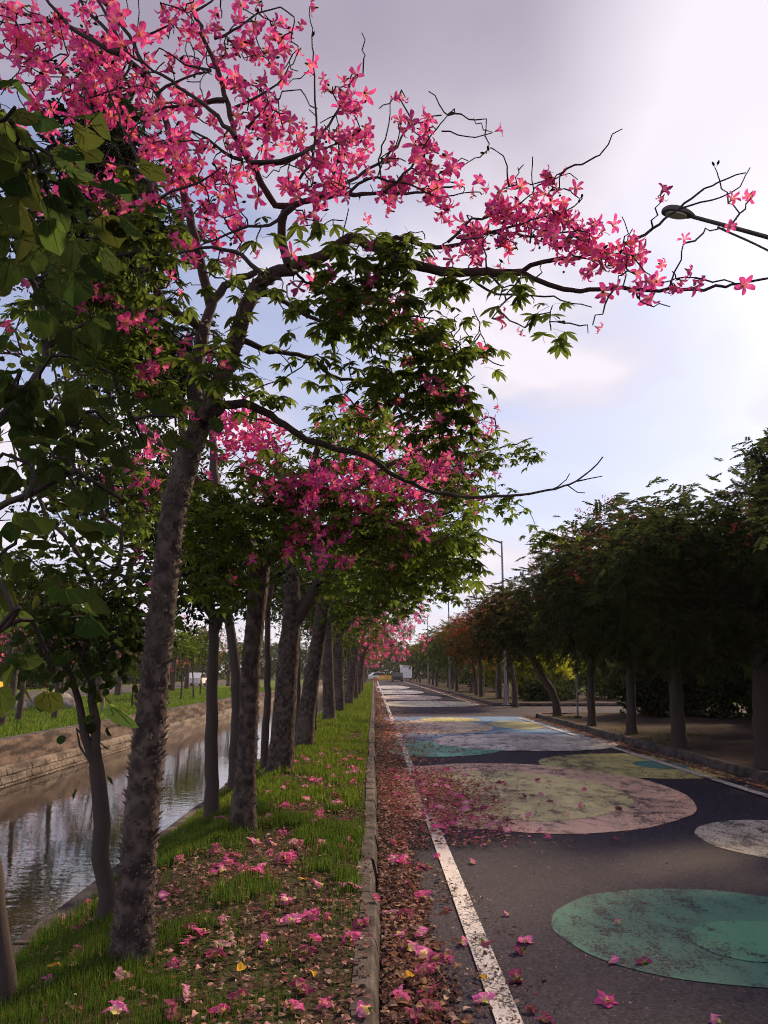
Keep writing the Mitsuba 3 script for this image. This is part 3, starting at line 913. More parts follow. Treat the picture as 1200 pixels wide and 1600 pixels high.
limbs = [  # (points, thick, thin)
    ([(425, 428, A), (452, 418, A), (500, 402, A), (548, 374, A - .05), (590, 388, A - .1), (640, 410, B), (690, 424, B), (760, 426, B), (815, 425, B)], 0.040, 0.021),
    ([(815, 425, B), (832, 434, B), (880, 452, B - .05), (1000, 452, B - .1), (1100, 451, B - .1), (1160, 444, B - .1), (1205, 434, B - .1)], 0.016, 0.006),
    ([(815, 425, B), (850, 408, B), (905, 403, B + .05), (960, 387, B + .1), (1010, 365, B + .1), (1060, 326, B + .1), (1122, 284, B + .1), (1165, 270, B + .12)], 0.015, 0.004),
    ([(1062, 326, B + .1), (1125, 308, B + .05), (1155, 290, B), (1172, 262, B)], 0.006, 0.003),
    ([(452, 418, A), (445, 385, A - .05), (440, 350, A - .1), (457, 322, A - .15)], 0.030, 0.026),
    ([(457, 322, A - .15), (430, 322, A - .2), (408, 290, A - .25), (390, 255, A - .3), (372, 222, A - .35), (357, 165, A - .4), (340, 110, A - .45), (312, 42, A - .5), (285, -30, A - .55)], 0.022, 0.009),
    ([(457, 322, A - .15), (490, 312, A - .1), (540, 305, A - .05), (593, 302, A), (660, 300, A), (720, 290, A)], 0.020, 0.005),
    ([(392, 257, A - .3), (430, 255, A - .3), (470, 240, A - .25), (500, 215, A - .2), (540, 150, A - .2), (553, 110, A - .2)], 0.014, 0.004),
    ([(500, 310, A - .1), (560, 275, A), (610, 240, A + .05), (640, 200, A + .05), (690, 180, A + .05)], 0.014, 0.004),
    ([(585, 386, A - .1), (620, 372, A), (667, 386, A), (717, 380, A), (767, 363, A), (833, 370, A - .05), (900, 362, A - .05)], 0.018, 0.005),
    ([(735, 432, B), (762, 455, B), (800, 463, B), (850, 462, B), (925, 480, B)], 0.008, 0.003),
    ([(312, 668, Y1 + .05), (305, 600, Y1 + .12), (312, 545, Y1 + .15), (318, 515, Y1 + .15)], 0.05, 0.044),
    ([(318, 515, Y1 + .15), (298, 500, Y1 + .1), (265, 484, Y1), (240, 450, Y1 - .1), (218, 385, Y1 - .2), (195, 335, Y1 - .3), (160, 290, Y1 - .4), (110, 250, Y1 - .5)], 0.034, 0.012),
    ([(318, 515, Y1 + .15), (335, 470, Y1 + .2), (362, 440, Y1 + .2), (400, 425, Y1 + .2)], 0.036, 0.02),
    ([(330, 480, Y1 + .2), (310, 400, Y1 + .1), (290, 320, Y1), (268, 225, Y1 - .1), (246, 145, Y1 - .2), (190, 86, Y1 - .3), (115, 45, Y1 - .4), (0, 8, Y1 - .5)], 0.034, 0.010),
    ([(192, 88, Y1 - .3), (165, 48, Y1 - .3), (130, 8, Y1 - .3), (110, -40, Y1 - .3)], 0.014, 0.008),
    ([(246, 140, Y1 - .2), (210, 70, Y1 - .25), (170, 10, Y1 - .3), (150, -40, Y1 - .3)], 0.016, 0.008),
    ([(268, 170, Y1 - .1), (300, 165, Y1 - .1), (350, 160, Y1 - .1)], 0.016, 0.007),
    ([(218, 385, Y1 - .2), (150, 330, Y1 - .4), (60, 290, Y1 - .6), (0, 300, Y1 - .7)], 0.012, 0.005),
    ([(376, 530, Y1), (420, 548, Y1 + .1), (483, 557, Y1 + .3), (515, 585, Y1 + .4), (585, 602, Y1 + .6), (660, 640, Y1 + .7)], 0.020, 0.006),
    ([(395, 460, Y1), (413, 458, Y1), (470, 486, Y1 + .2), (517, 510, Y1 + .3), (600, 530, Y1 + .4), (690, 560, Y1 + .4)], 0.018, 0.005),
    ([(332, 640, Y1), (380, 630, Y1 + .05), (420, 648, Y1 + .1), (470, 682, Y1 + .2), (520, 700, Y1 + .3), (572, 712, Y1 + .4), (620, 745, Y1 + .5), (690, 772, Y1 + .6), (760, 776, Y1 + .6), (840, 769, Y1 + .6), (900, 752, Y1 + .6), (925, 734, Y1 + .6), (942, 714, Y1 + .6)], 0.028, 0.004),
    ([(902, 752, Y1 + .6), (920, 748, Y1 + .6), (941, 744, Y1 + .6)], 0.005, 0.003),
    ([(860, 766, Y1 + .6), (884, 752, Y1 + .6), (890, 740, Y1 + .6)], 0.005, 0.003),
    ([(885, 757, Y1 + .6), (905, 770, Y1 + .6), (914, 770, Y1 + .6)], 0.004, 0.003),
    ([(450, 300, A - .2), (490, 240, A - .2), (492, 120, A - .2), (484, 10, A - .2)], 0.010, 0.003),
    ([(600, 300, A), (592, 250, A), (606, 205, A), (612, 150, A)], 0.007, 0.003),
    ([(828, 380, A), (832, 330, A), (832, 245, A)], 0.006, 0.003),
    ([(690, 205, A + .05), (730, 212, A + .05), (768, 208, A + .05)], 0.005, 0.003),
]
N1, N2 = 3.92, 3.78
net = [  # the finer dark branches that cross in front of the blossoms
    ([(379, 250), (346, 238), (325, 214), (300, 205)], .011, .005), ([(368, 215), (329, 171), (267, 129), (225, 100), (180, 70)], .013, .005), ([(356, 156), (304, 162), (262, 168), (225, 185)], .013, .005),
    ([(185, 84), (137, 58), (96, 29), (70, -5)], .014, .008), ([(80, 33), (25, 36), (-10, 30)], .008, .004), ([(192, 72), (167, 25), (148, -8)], .013, .007), ([(192, 67), (225, 58), (252, 44), (280, 30)], .010, .004),
    ([(392, 254), (437, 252), (470, 238), (505, 232), (545, 215)], .012, .004), ([(387, 200), (421, 162), (444, 144), (470, 140)], .009, .003), ([(367, 168), (392, 158), (417, 142), (444, 120)], .009, .004),
    ([(335, 60), (375, 42), (404, 17), (438, 11)], .009, .004), ([(240, 300), (208, 228), (179, 168), (165, 132)], .012, .004), ([(237, 276), (200, 262), (167, 254), (130, 244)], .010, .004), ([(236, 313), (271, 300), (310, 286), (345, 262)], .010, .004),
    ([(-10, 140), (50, 125), (80, 120)], .008, .003), ([(330, 110), (290, 100), (255, 78)], .008, .003), ([(300, 20), (330, 5), (345, -12)], .008, .004), ([(246, 146), (290, 120), (330, 112)], .009, .004), ([(205, 96), (190, 130), (150, 150), (110, 160)], .008, .003),
    ([(540, 305), (575, 280), (625, 285), (690, 305), (740, 300)], .010, .003), ([(600, 300), (640, 262), (665, 225), (700, 180)], .009, .003), ([(500, 310), (520, 270), (530, 215), (525, 180)], .009, .003), ([(700, 378), (740, 345), (790, 330), (840, 300)], .009, .003), ([(770, 362), (830, 345), (880, 330), (910, 310)], .008, .003),
    ([(457, 322), (420, 350), (370, 360), (320, 380)], .012, .005), ([(410, 428), (380, 400), (330, 385), (280, 395)], .014, .005), ([(220, 390), (180, 400), (120, 395), (70, 410)], .010, .004), ([(450, 415), (480, 440), (540, 450), (590, 470)], .010, .004)]
limbs += [([(x, y, N1 - 0.14 * (k % 2) if x < 480 else 4.12) for x, y in pts], a_, b_) for k, (pts, a_, b_) in enumerate(net)]
for pts, r0, r1 in limbs:
    Lm, rm = sk.limb(pxline(pts), r0, r1, 0.05, 0.005)
    put('branch', tube(Lm, rm, 8, 0.12, 7), 'dark_bark_material' if r0 > 0.02 else 'twig_material', tree, smooth=True)

fl = blobs(rng, [
    (120, 40, 130, 50, 4.0, .35, 26), (330, 40, 120, 55, 3.95, .3, 28), (220, 140, 120, 70, 4.1, .3, 30), (400, 90, 60, 60, 3.9, .3, 14),
    (420, 190, 90, 70, 3.95, .3, 26), (540, 150, 38, 50, 4.1, .15, 12), (540, 240, 55, 50, 4.15, .2, 18), (360, 270, 100, 45, 4.1, .3, 22),
    (490, 290, 80, 50, 4.15, .25, 24), (610, 285, 55, 45, 4.2, .25, 18), (655, 230, 40, 45, 4.25, .15, 14), (700, 300, 45, 45, 4.2, .2, 14),
    (770, 335, 60, 35, 4.15, .2, 22), (850, 335, 55, 45, 4.15, .15, 22), (790, 365, 70, 25, 4.1, .2, 13), (905, 380, 50, 35, 4.1, .1, 15), (970, 395, 55, 25, 4.1, .1, 10), (1050, 440, 50, 12, 4.05, .08, 6),
    (130, 200, 80, 60, 4.2, .3, 15), (60, 110, 60, 60, 3.8, .3, 9), (160, 290, 70, 45, 4.0, .3, 11), (960, 410, 50, 25, 4.05, .1, 8),
    (280, 230, 90, 70, 4.0, .3, 26), (330, 330, 80, 35, 4.0, .3, 9), (30, 60, 60, 60, 3.6, .2, 12), (170, 90, 120, 60, 3.9, .3, 18), (440, 60, 40, 50, 4.0, .2, 8), (100, 130, 90, 60, 3.9, .3, 14),
    (860, 300, 25, 22, 4.15, .1, 3), (240, 240, 60, 60, 4.4, .3, 12), (690, 410, 60, 20, 4.4, .2, 6), (640, 500, 60, 60, 4.7, .3, 7), (170, 480, 140, 80, 4.3, .4, 14), (500, 430, 80, 40, 4.2, .2, 6), (330, 400, 80, 40, 3.9, .2, 6), (600, 440, 70, 50, 4.3, .2, 6), (240, 560, 110, 60, 4.4, .3, 9), (660, 620, 60, 40, 4.7, .2, 6), (300, 300, 100, 40, 3.8, .2, 8)])
solo = np.array([at(*p) for p in [(1030, 305, 4.15), (1138, 318, 4.1), (1176, 298, 4.08), (1140, 355, 4.08), (1068, 380, 4.1), (1158, 448, 3.98), (926, 508, 4.05), (768, 498, 4.1), (820, 512, 4.08), (745, 552, 4.9),
                                  (770, 207, 4.28), (627, 140, 4.2), (1010, 440, 4.05), (1050, 440, 4.05), (965, 445, 4.05), (985, 425, 4.05), (340, 385, 4.0), (283, 372, 3.9), (568, 378, 4.1), (570, 432, 4.2), (748, 545, 4.9),
                                  (95, 305, 2.9), (60, 340, 2.85), (105, 445, 3.4), (55, 440, 3.3), (25, 505, 4.0), (622, 760, 5.0), (310, 640, 4.2), (40, 90, 3.4), (500, 12, 4.0), (10, 175, 3.5), (1040, 300, 4.15), (940, 455, 4.05), (900, 300, 4.1), (870, 272, 4.12)]])
lf = blobs(rng, [
    (330, 440, 110, 55, 4.2, .35, 34), (470, 440, 80, 60, 4.15, .3, 26), (560, 490, 70, 70, 4.4, .4, 30), (640, 540, 90, 60, 4.6, .4, 30), (600, 610, 110, 55, 4.7, .4, 28), (700, 600, 60, 50, 4.8, .3, 20),
    (180, 440, 140, 80, 4.1, .4, 34), (620, 400, 60, 40, 4.3, .25, 14), (230, 560, 110, 60, 4.5, .4, 26), (250, 370, 100, 50, 4.1, .3, 14), (680, 690, 70, 40, 4.9, .3, 16), (740, 640, 30, 30, 4.8, .2, 7), (330, 560, 50, 60, 4.0, .2, 8),
    (200, 400, 130, 60, 4.1, .3, 22), (130, 520, 100, 70, 4.3, .4, 20), (250, 610, 120, 60, 4.6, .4, 22), (430, 520, 90, 60, 4.5, .4, 18), (380, 610, 70, 60, 4.7, .3, 14), (620, 480, 90, 50, 4.4, .4, 18), (560, 420, 80, 40, 4.2, .3, 14), (720, 540, 50, 50, 4.7, .3, 10), (430, 380, 110, 40, 4.1, .3, 12),
    (540, 650, 90, 50, 4.9, .4, 16), (690, 440, 60, 30, 4.3, .2, 6), (820, 440, 70, 25, 4.0, .15, 4), (860, 500, 25, 30, 4.05, .1, 3), (480, 560, 80, 50, 4.6, .3, 14), (280, 300, 90, 60, 4.1, .3, 5)])
# an open window in the foliage where the trunk forks
away = np.linalg.norm((lf - at(385, 505, Y1)) * [1, 0.25, 1], axis=1)
lf = lf[(away > 0.40) | (rng.uniform(0, 1, len(lf)) < 0.18)]
tips = np.vstack([fl, solo[:21], lf])
sk.grow(tips, step=0.05, wob=0.011, lift=0.10, r_tip=0.0032, r_len=0.009, r_max=0.016)
bare = np.array([at(*p) for p in [(960, 130, 4.1), (1117, 262, 4.14), (1043, 296, 4.15), (880, 505, 4.02), (700, 178, 4.25), (905, 312, 4.1), (1000, 470, 4.05), (760, 240, 4.2), (805, 380, 4.1)]][1:])
sk.grow(bare, step=0.05, wob=0.011, r_max=0.005)
sk.grow(np.vstack([fl[::2], lf[::3]]) + rng.normal(0, 0.16, (len(fl[::2]) + len(lf[::3]), 3)), step=0.05, wob=0.011, lift=0.05, r_tip=0.0028, r_len=0.008, r_max=0.009)
put('twigs', sk.twig_mesh(4), 'twig_material', tree, kind='stuff')
FP = np.vstack([fl + rng.normal(0, 0.012, fl.shape), fl[::2] + rng.normal(0, 0.075, fl[::2].shape), solo])
d = leaf_dirs(rng, len(FP), -1.1, 0.35, np.array([0.25, -0.5, 0.0]), 1.0)
spread(tree, 'flower', FLOWER, 'petal_material', 'flower', 'blossom', frames(d, rng.normal(0, 1, (len(FP), 3))), FP + d * 0.02, rng.uniform(0.5, 0.95, len(FP)), 300, rng)
BP = np.vstack([fl[::3] + rng.normal(0, 0.06, fl[::3].shape), bare, bare[::2] + 0.02])
d = leaf_dirs(rng, len(BP), -0.2, 1.2)
vb, fb, cb = scatter(BUD, frames(d, [0, 1, 0.2]), BP, 0.9)
put('buds', (vb, fb), 'leaf_material', tree, color=cb, kind='stuff')
LP = around(rng, lf, 3, 0.035)
d = leaf_dirs(rng, len(LP), -0.7, 0.3)
spread(tree, 'palm', PALM, 'leaf_material', 'leaf', 'foliage', frames(d, [0, 0, 1]), LP, rng.uniform(0.5, 0.92, len(LP)), 300, rng)

# ------------------------------------------------------------------ further silk floss trees of the kerbside row
FAR_PALM = [leaf_spray(np.random.default_rng(40 + k), 7, 0.10, 0.14, (0.07, 0.10, 0.022)) for k in range(3)]


def floss_tree(label, trunk, rr, limbs, flow, leaf, seed, singles, leaf_k=3, thorn_n=0, leaf_tint=(1, 1, 1), group=None, bark='bark_material', cheap=False, fscale=1.1):
    rng = np.random.default_rng(seed)
    sk = Skeleton(seed)
    key = fresh('silk_floss_tree')
    tag(key, label, 'tree', group)
    P = np.asarray(trunk, float)
    L, _ = sk.limb(P, 1, 1, 0.12, 0.004, reach=False)
    z = (L[:, 2] - L[0, 2]) / (L[-1, 2] - L[0, 2])
    r = np.interp(z, np.linspace(0, 1, len(rr)), rr)
    sk.add(L[z > 0.72])
    t = put('trunk', tube(L, r, 16, 0.08, seed), bark, key, smooth=True)
    if thorn_n:
        thorns(t, L, r, thorn_n, rng, 0)
    for pts, a, b in limbs:
        Lm, rm = sk.limb(pts, a, b, 0.12, 0.01)
        put('branch', tube(Lm, rm, 7, 0.1, 2), 'dark_bark_material', key, smooth=True)
    sk.grow(np.vstack([flow, leaf]), 0.2, r_tip=0.004, r_len=0.007, r_max=0.022)
    put('twigs', sk.twig_mesh(3), 'twig_material', key, kind='stuff')
    if len(flow):
        FP = around(rng, flow, 2, 0.07)
        d = leaf_dirs(rng, len(FP), -0.8, 0.4, np.array([0.1, -0.6, 0]), 1)
        spread(key, 'flower', FLOWER, 'petal_material', 'flower', 'blossom', frames(d, rng.normal(0, 1, (len(FP), 3))), FP, rng.uniform(0.75, 1.1, len(FP)) * fscale, singles, rng)
    if len(leaf):
        LP = around(rng, leaf, leaf_k, 0.08)
        d = leaf_dirs(rng, len(LP), -0.7, 0.3)
        if cheap:
            spread(key, 'cheap', FAR_PALM, 'leaf_material', 'leaf', 'foliage', frames(d, [0, 0, 1]), LP, rng.uniform(0.8, 1.3, len(LP)), 0, rng, leaf_tint)
        else:
            spread(key, 'palm', PALM, 'leaf_material', 'leaf', 'foliage', frames(d, [0, 0, 1]), LP, rng.uniform(0.8, 1.2, len(LP)), singles, rng, leaf_tint)
    return key


b2 = gnd(381, 1303, 0.13); Yb = b2[1]
floss_tree('second silk floss tree, its dark thorny trunk straight behind the big one',
           pxline([(379, 1312, Yb), (382, 1240, Yb), (388, 1120, Yb), (396, 1000, Yb), (404, 905, Yb), (402, 865, Yb)]), [0.135, 0.102, 0.092, 0.090, 0.092, 0.11],
           [(pxline([(402, 875, Yb), (380, 845, Yb), (350, 805, Yb), (335, 750, Yb + .2), (330, 660, Yb + .3)]), 0.09, 0.03),
            (pxline([(404, 880, Yb), (430, 866, Yb), (455, 835, Yb), (480, 760, Yb), (500, 690, Yb - .1)]), 0.085, 0.03),
            (pxline([(450, 840, Yb), (520, 790, Yb - .2), (590, 740, Yb - .3), (660, 700, Yb - .3)]), 0.05, 0.015),
            (pxline([(345, 790, Yb), (300, 740, Yb), (250, 690, Yb), (200, 640, Yb)]), 0.045, 0.015)],
           blobs(rng, [(385, 690, 55, 55, 7.4, .4, 42), (430, 760, 60, 40, 7.2, .4, 14), (520, 760, 70, 45, 7.0, .5, 26), (490, 820, 45, 45, 6.9, .3, 16), (640, 800, 55, 55, 7.2, .4, 22), (600, 740, 90, 50, 7.6, .5, 22), (690, 730, 50, 40, 7.8, .4, 12), (225, 720, 60, 60, 7.5, .5, 14), (510, 870, 12, 12, 6.6, .1, 2), (225, 880, 15, 15, 6.8, .1, 2), (385, 900, 8, 8, 6.7, .1, 1), (560, 660, 80, 40, 8.2, .5, 14)]),
           blobs(rng, [(430, 790, 130, 80, 7.3, .8, 100), (600, 820, 110, 60, 7.4, .7, 80), (330, 830, 60, 70, 7.2, .6, 44), (350, 900, 60, 45, 7.0, .4, 30), (560, 700, 120, 60, 7.9, .7, 60), (240, 780, 80, 90, 7.6, .6, 40), (690, 860, 70, 40, 7.8, .5, 34), (700, 770, 50, 50, 7.9, .5, 24)]),
           202, 150, 3, 420, (1.1, 1.1, 0.9))

b3 = gnd(438, 1208, 0.13); Yc = b3[1]
floss_tree('third silk floss tree, stout grey trunk with a thick limb leaning over the verge',
           pxline([(436, 1214, Yc), (441, 1160, Yc), (448, 1060, Yc), (456, 960, Yc), (455, 900, Yc), (452, 840, Yc)]), [0.21, 0.175, 0.165, 0.15, 0.12, 0.10],
           [(pxline([(462, 968, Yc), (485, 935, Yc), (510, 895, Yc), (545, 850, Yc), (590, 800, Yc - .2), (650, 740, Yc - .3)]), 0.13, 0.03),
            (pxline([(545, 850, Yc), (620, 830, Yc - .3), (700, 800, Yc - .5), (780, 770, Yc - .5)]), 0.05, 0.012),
            (pxline([(600, 795, Yc), (700, 720, Yc), (780, 700, Yc), (832, 684, Yc)]), 0.035, 0.008),
            (pxline([(452, 840, Yc), (440, 760, Yc), (430, 690, Yc)]), 0.09, 0.03)],
           blobs(rng, [(690, 700, 80, 50, 12, .8, 34), (730, 660, 60, 30, 12, .6, 14), (640, 690, 80, 50, 12.2, .8, 26), (720, 760, 60, 50, 11.6, .6, 16), (660, 850, 60, 50, 11.2, .5, 10)]),
           blobs(rng, [(650, 870, 90, 60, 11.8, 1.0, 110), (570, 880, 90, 60, 11.8, 1.0, 110), (700, 830, 70, 70, 11.8, .8, 70), (640, 740, 110, 60, 12.2, 1.0, 70), (740, 720, 60, 50, 12, .6, 40), (825, 700, 18, 20, 12, .2, 9), (800, 780, 30, 25, 11.6, .3, 8), (845, 832, 35, 10, 11.5, .2, 10), (715, 900, 35, 30, 11.4, .4, 22)]),
           303, 120, 3, 200, (0.95, 1.0, 0.8))

b4 = gnd(477, 1170, 0.13); Yd = b4[1]
floss_tree('fourth silk floss tree, slim trunk slanting to the right over the verge',
           pxline([(474, 1174, Yd), (480, 1110, Yd), (492, 1030, Yd), (503, 960, Yd), (508, 920, Yd)]), [0.20, 0.165, 0.15, 0.14, 0.13],
           [(pxline([(508, 925, Yd), (530, 890, Yd), (570, 850, Yd), (620, 820, Yd)]), 0.09, 0.02), (pxline([(507, 930, Yd), (500, 880, Yd), (490, 830, Yd)]), 0.08, 0.03)],
           blobs(rng, [(620, 800, 60, 50, 16, .8, 16)]),
           blobs(rng, [(600, 910, 75, 60, 16.2, 1.3, 150), (640, 900, 60, 55, 16, 1.0, 90), (560, 930, 60, 55, 16.4, 1.2, 90), (560, 850, 90, 60, 16.8, 1.2, 80)]),
           404, 60, 3, 0, (0.9, 1.0, 0.7))


def row_tree(label, x, y, r0, height, seed, nf, nl, tint, lean=0.0, group=None, radius=1.9, dx=0.35, zc=4.2):
    g = np.random.default_rng(seed)
    z0 = gz(x, y) if -2.2 < x < 0 else 0.0
    tp = np.array([[x, y, z0 - 0.1], [x + 0.02, y, z0 + 0.4], [x + lean * 0.5, y, z0 + 1.3], [x + lean, y, z0 + 2.4], [x + lean * 1.4, y, z0 + 3.0]])
    top = tp[-1]
    lim = []
    for k in range(4):
        a = g.uniform(0, 2 * np.pi)
        e = np.array([math.cos(a), math.sin(a), 0])
        lim.append((np.array([top - [0, 0, 0.2], top + e * 0.5 + [0, 0, 0.4], top + e * radius * 0.75 + [dx * 0.6, 0, height - 4.0]]), r0 * 0.55, r0 * 0.15))
    def ell(n, power):
        u = g.normal(0, 1, (n, 3)); u /= np.linalg.norm(u, axis=1, keepdims=True)
        lump = 0.72 + 0.5 * meshkit.noise(u * 2.2 + seed, seed)
        return np.array([x + lean + dx, y, zc]) + u * (g.uniform(0, 1, (n, 1)) ** power) * lump[:, None] * [radius, radius * 1.05, height - zc]
    floss_tree(label, tp, [r0 * 1.3, r0 * 1.08, r0, r0 * 0.95], lim, ell(nf, 0.25) if nf else np.zeros((0, 3)), ell(nl, 0.33), seed, 0, 3, 0, tint, group, cheap=True, fscale=1.5)


ORD = ['fifth', 'sixth', 'seventh', 'eighth', 'ninth', 'tenth']
row = [(513, 1127, .13, 10, 230, (0.95, 1, .7), -.05), (528, 1113, .15, 20, 230, (1.0, 1, .6), 0), (545, 1101, .14, 190, 120, (1.1, 1, .6), .25), (553, 1094, .14, 60, 180, (1.3, 1.1, .7), 0), (559, 1087, .14, 150, 110, (1.3, 1.1, .7), .3), (563, 1082, .14, 90, 110, (1.2, 1.05, .7), .1)]
for k, (px, py, r0, nf, nl, tint, lean) in enumerate(row):
    b = gnd(px, py, 0.13)
    row_tree(f'{ORD[k]} trunk of the kerbside silk floss row, counted from the camera', b[0], b[1], r0 * 1.25, 6.2 + 0.3 * (k % 3), 500 + k, nf, nl, tint, lean, radius=2.2 if k < 2 else 2.6, dx=0.6 if k < 2 else 1.4 if k == 2 else 0.9, zc=4.3)
for k, y in enumerate([66, 74, 83, 93, 104, 116, 130, 146]):
    row_tree(['eleventh', 'twelfth', 'thirteenth', 'fourteenth', 'fifteenth', 'sixteenth', 'seventeenth', 'last'][k] + ' trunk of the kerbside row, far off where the trunks merge', -1.3, y, .15, 6.3, 540 + k, 40 + 20 * (k % 2), 110, (1.0, 1.05, .7), 0.1, None, radius=2.4, dx=0.5, zc=4.3)


# ------------------------------------------------------------------ second row: dark evergreen trees by the water
def simple_tree(name, label, cat, trunk, r0, centres, per, templates, tint, seed, bark='dark_bark_material', group=None, extra=None, rad=0.3, size=(0.85, 1.2), kind='simple', droop=(-0.5, 0.5), flowers=None, singles=0, forks=(), limit_name='leaf', r1f=0.6):
    """trunk, limbs, twigs and clumps of foliage about the given crown points"""
    rng = np.random.default_rng(seed)
    sk = Skeleton(seed)
    key = fresh(name)
    tag(key, label, cat, group)
    L, r = sk.limb(np.asarray(trunk, float), r0, r0 * r1f, 0.15, 0.008, reach=False)
    r = r * (1 + 0.35 * np.exp(-(L[:, 2] - L[0, 2]) / 0.15))
    put('trunk', tube(L, r, 12, 0.16, seed), bark, key, smooth=True)
    sk.add(L[len(L) * 2 // 3:])
    for pts, a, b in forks:
        Lm, rm = sk.limb(pts, a, b, 0.12, 0.01)
        put('branch', tube(Lm, rm, 8, 0.14, 2), bark, key, smooth=True)
    sk.grow(centres, 0.25, lift=0.15, wob=0.04, r_tip=0.006, r_len=0.012, r_max=0.05)
    put('twigs', sk.twig_mesh(4), 'twig_material', key, kind='stuff')
    P = around(rng, centres, per, rad * 0.6)
    d = unit(leaf_dirs(rng, len(P), *droop) + 0.8 * unit(P - np.repeat(centres, per, 0)))
    spread(key, kind, templates, 'leaf_material', limit_name, 'foliage', frames(d, [0, 0, 1]), P, rng.uniform(*size, len(P)), singles, rng, tint)
    if flowers is not None:
        P, tmpl, s, ft = flowers
        d = leaf_dirs(rng, len(P), -0.2, 1.0)
        vv, ff, cc = scatter(tmpl, frames(d, rng.normal(0, 1, (len(P), 3))), P, s, shade_tints(rng, len(P), ft, 0.2, 0.1))
        put('blossom', (vv, ff), 'petal_material', key, color=cc, kind='stuff')
    return key


def lumpy(rng, c, R, n, seed=0, power=0.4):
    u = rng.normal(0, 1, (n, 3)); u /= np.linalg.norm(u, axis=1, keepdims=True)
    lump = 0.68 + 0.6 * meshkit.noise(u * 2.0 + seed * 1.7, seed)
    return np.asarray(c) + u * rng.uniform(0, 1, (n, 1)) ** power * lump[:, None] * np.asarray(R)


rng = np.random.default_rng(77)
be = gnd(332, 1288, 0.02); Ye = be[1]
simple_tree('evergreen_tree', 'dark slim evergreen forking between the first two thorny trunks', 'tree',
            pxline([(331, 1294, Ye), (330, 1200, Ye), (332, 1080, Ye), (334, 990, Ye), (334, 960, Ye)]), 0.085,
            np.vstack([blobs(rng, [(320, 900, 70, 55, Ye, .6, 42), (290, 860, 60, 50, Ye, .6, 30), (370, 870, 50, 60, Ye + .5, .6, 26), (250, 760, 90, 90, Ye + .6, .8, 50), (180, 640, 110, 90, Ye + .8, .8, 60), (150, 480, 90, 70, Ye + .8, .7, 40), (130, 770, 100, 80, Ye + .8, .7, 44)])]),
            7, SPRAY, (0.65, 0.7, 0.8), 601,
            forks=[(pxline([(334, 965, Ye), (310, 930, Ye), (280, 880, Ye), (240, 800, Ye + .4), (180, 660, Ye + .7), (150, 500, Ye + .8)]), 0.05, 0.015), (pxline([(334, 990, Ye), (352, 950, Ye), (372, 900, Ye + .3), (390, 840, Ye + .5)]), 0.05, 0.02), (pxline([(332, 970, Ye), (328, 920, Ye), (318, 850, Ye), (330, 780, Ye + .3)]), 0.045, 0.02)])
simple_tree('feathery_tree', 'tall dark tree with feathery leaves seen through the blossoms at upper left', 'tree',
            np.array([[-2.02, 12.5, -0.2], [-2.1, 12.5, 2], [-2.8, 12.4, 4.5], [-3.3, 12.4, 7.0]]), 0.085,
            blobs(rng, [(165, 250, 75, 70, 12.4, .8, 46), (210, 370, 80, 60, 12.4, .8, 34), (120, 360, 70, 60, 12.4, .8, 34), (150, 480, 110, 60, 12.4, .9, 46), (250, 560, 90, 60, 12.4, .9, 40), (160, 160, 45, 40, 12.4, .5, 14)]),
            10, PINN_FINE, (0.55, 0.6, 0.7), 602, droop=(-0.7, 0.4))
for k, (px, py, rad_) in enumerate([(412, 1203, .07), (490, 1150, .07), (463, 1163, .06)]):
    b = gnd(px, py, 0.05)
    lab = ['slender dark trunk squeezed between the second and third silk floss trees', 'thin dark trunk just right of the slanting silk floss trunk', 'thin dark trunk left of the slanting silk floss trunk'][k]
    simple_tree('evergreen_tree', lab, 'tree', np.array([b - [0, 0, .1], b + [0.03, 0, 1.2], b + [0.0, 0, 2.6], b + [0.05, 0, 3.0]]), rad_,
                lumpy(rng, b + [0.1, 0, 4.0], [1.5, 1.7, 1.4], 90, k), 7, SPRAY, (0.8, 0.9, 0.8), 610 + k)
for k, y in enumerate([20, 27, 34, 42, 51, 60, 70, 82, 95, 110]):
    x = -1.95 + 0.1 * (k % 3 - 1)
    b = np.array([x, y, 0.0])
    simple_tree('evergreen_tree', ['first', 'second', 'third', 'fourth', 'fifth', 'sixth', 'seventh', 'eighth', 'ninth', 'last'][k] + ' small dark waterside evergreen beyond the slanting silk floss trunk', 'tree', np.array([b, b + [0.03, 0, 1.2], b + [0.0, 0, 2.4], b + [0.05, 0, 2.8]]), 0.07,
                lumpy(rng, b + [-0.1, 0, 3.8], [1.4, 1.8, 1.3], 60, k + 5), 6, SPRAY, (0.9, 1.0, 0.8), 620 + k, size=(1.3, 1.8))

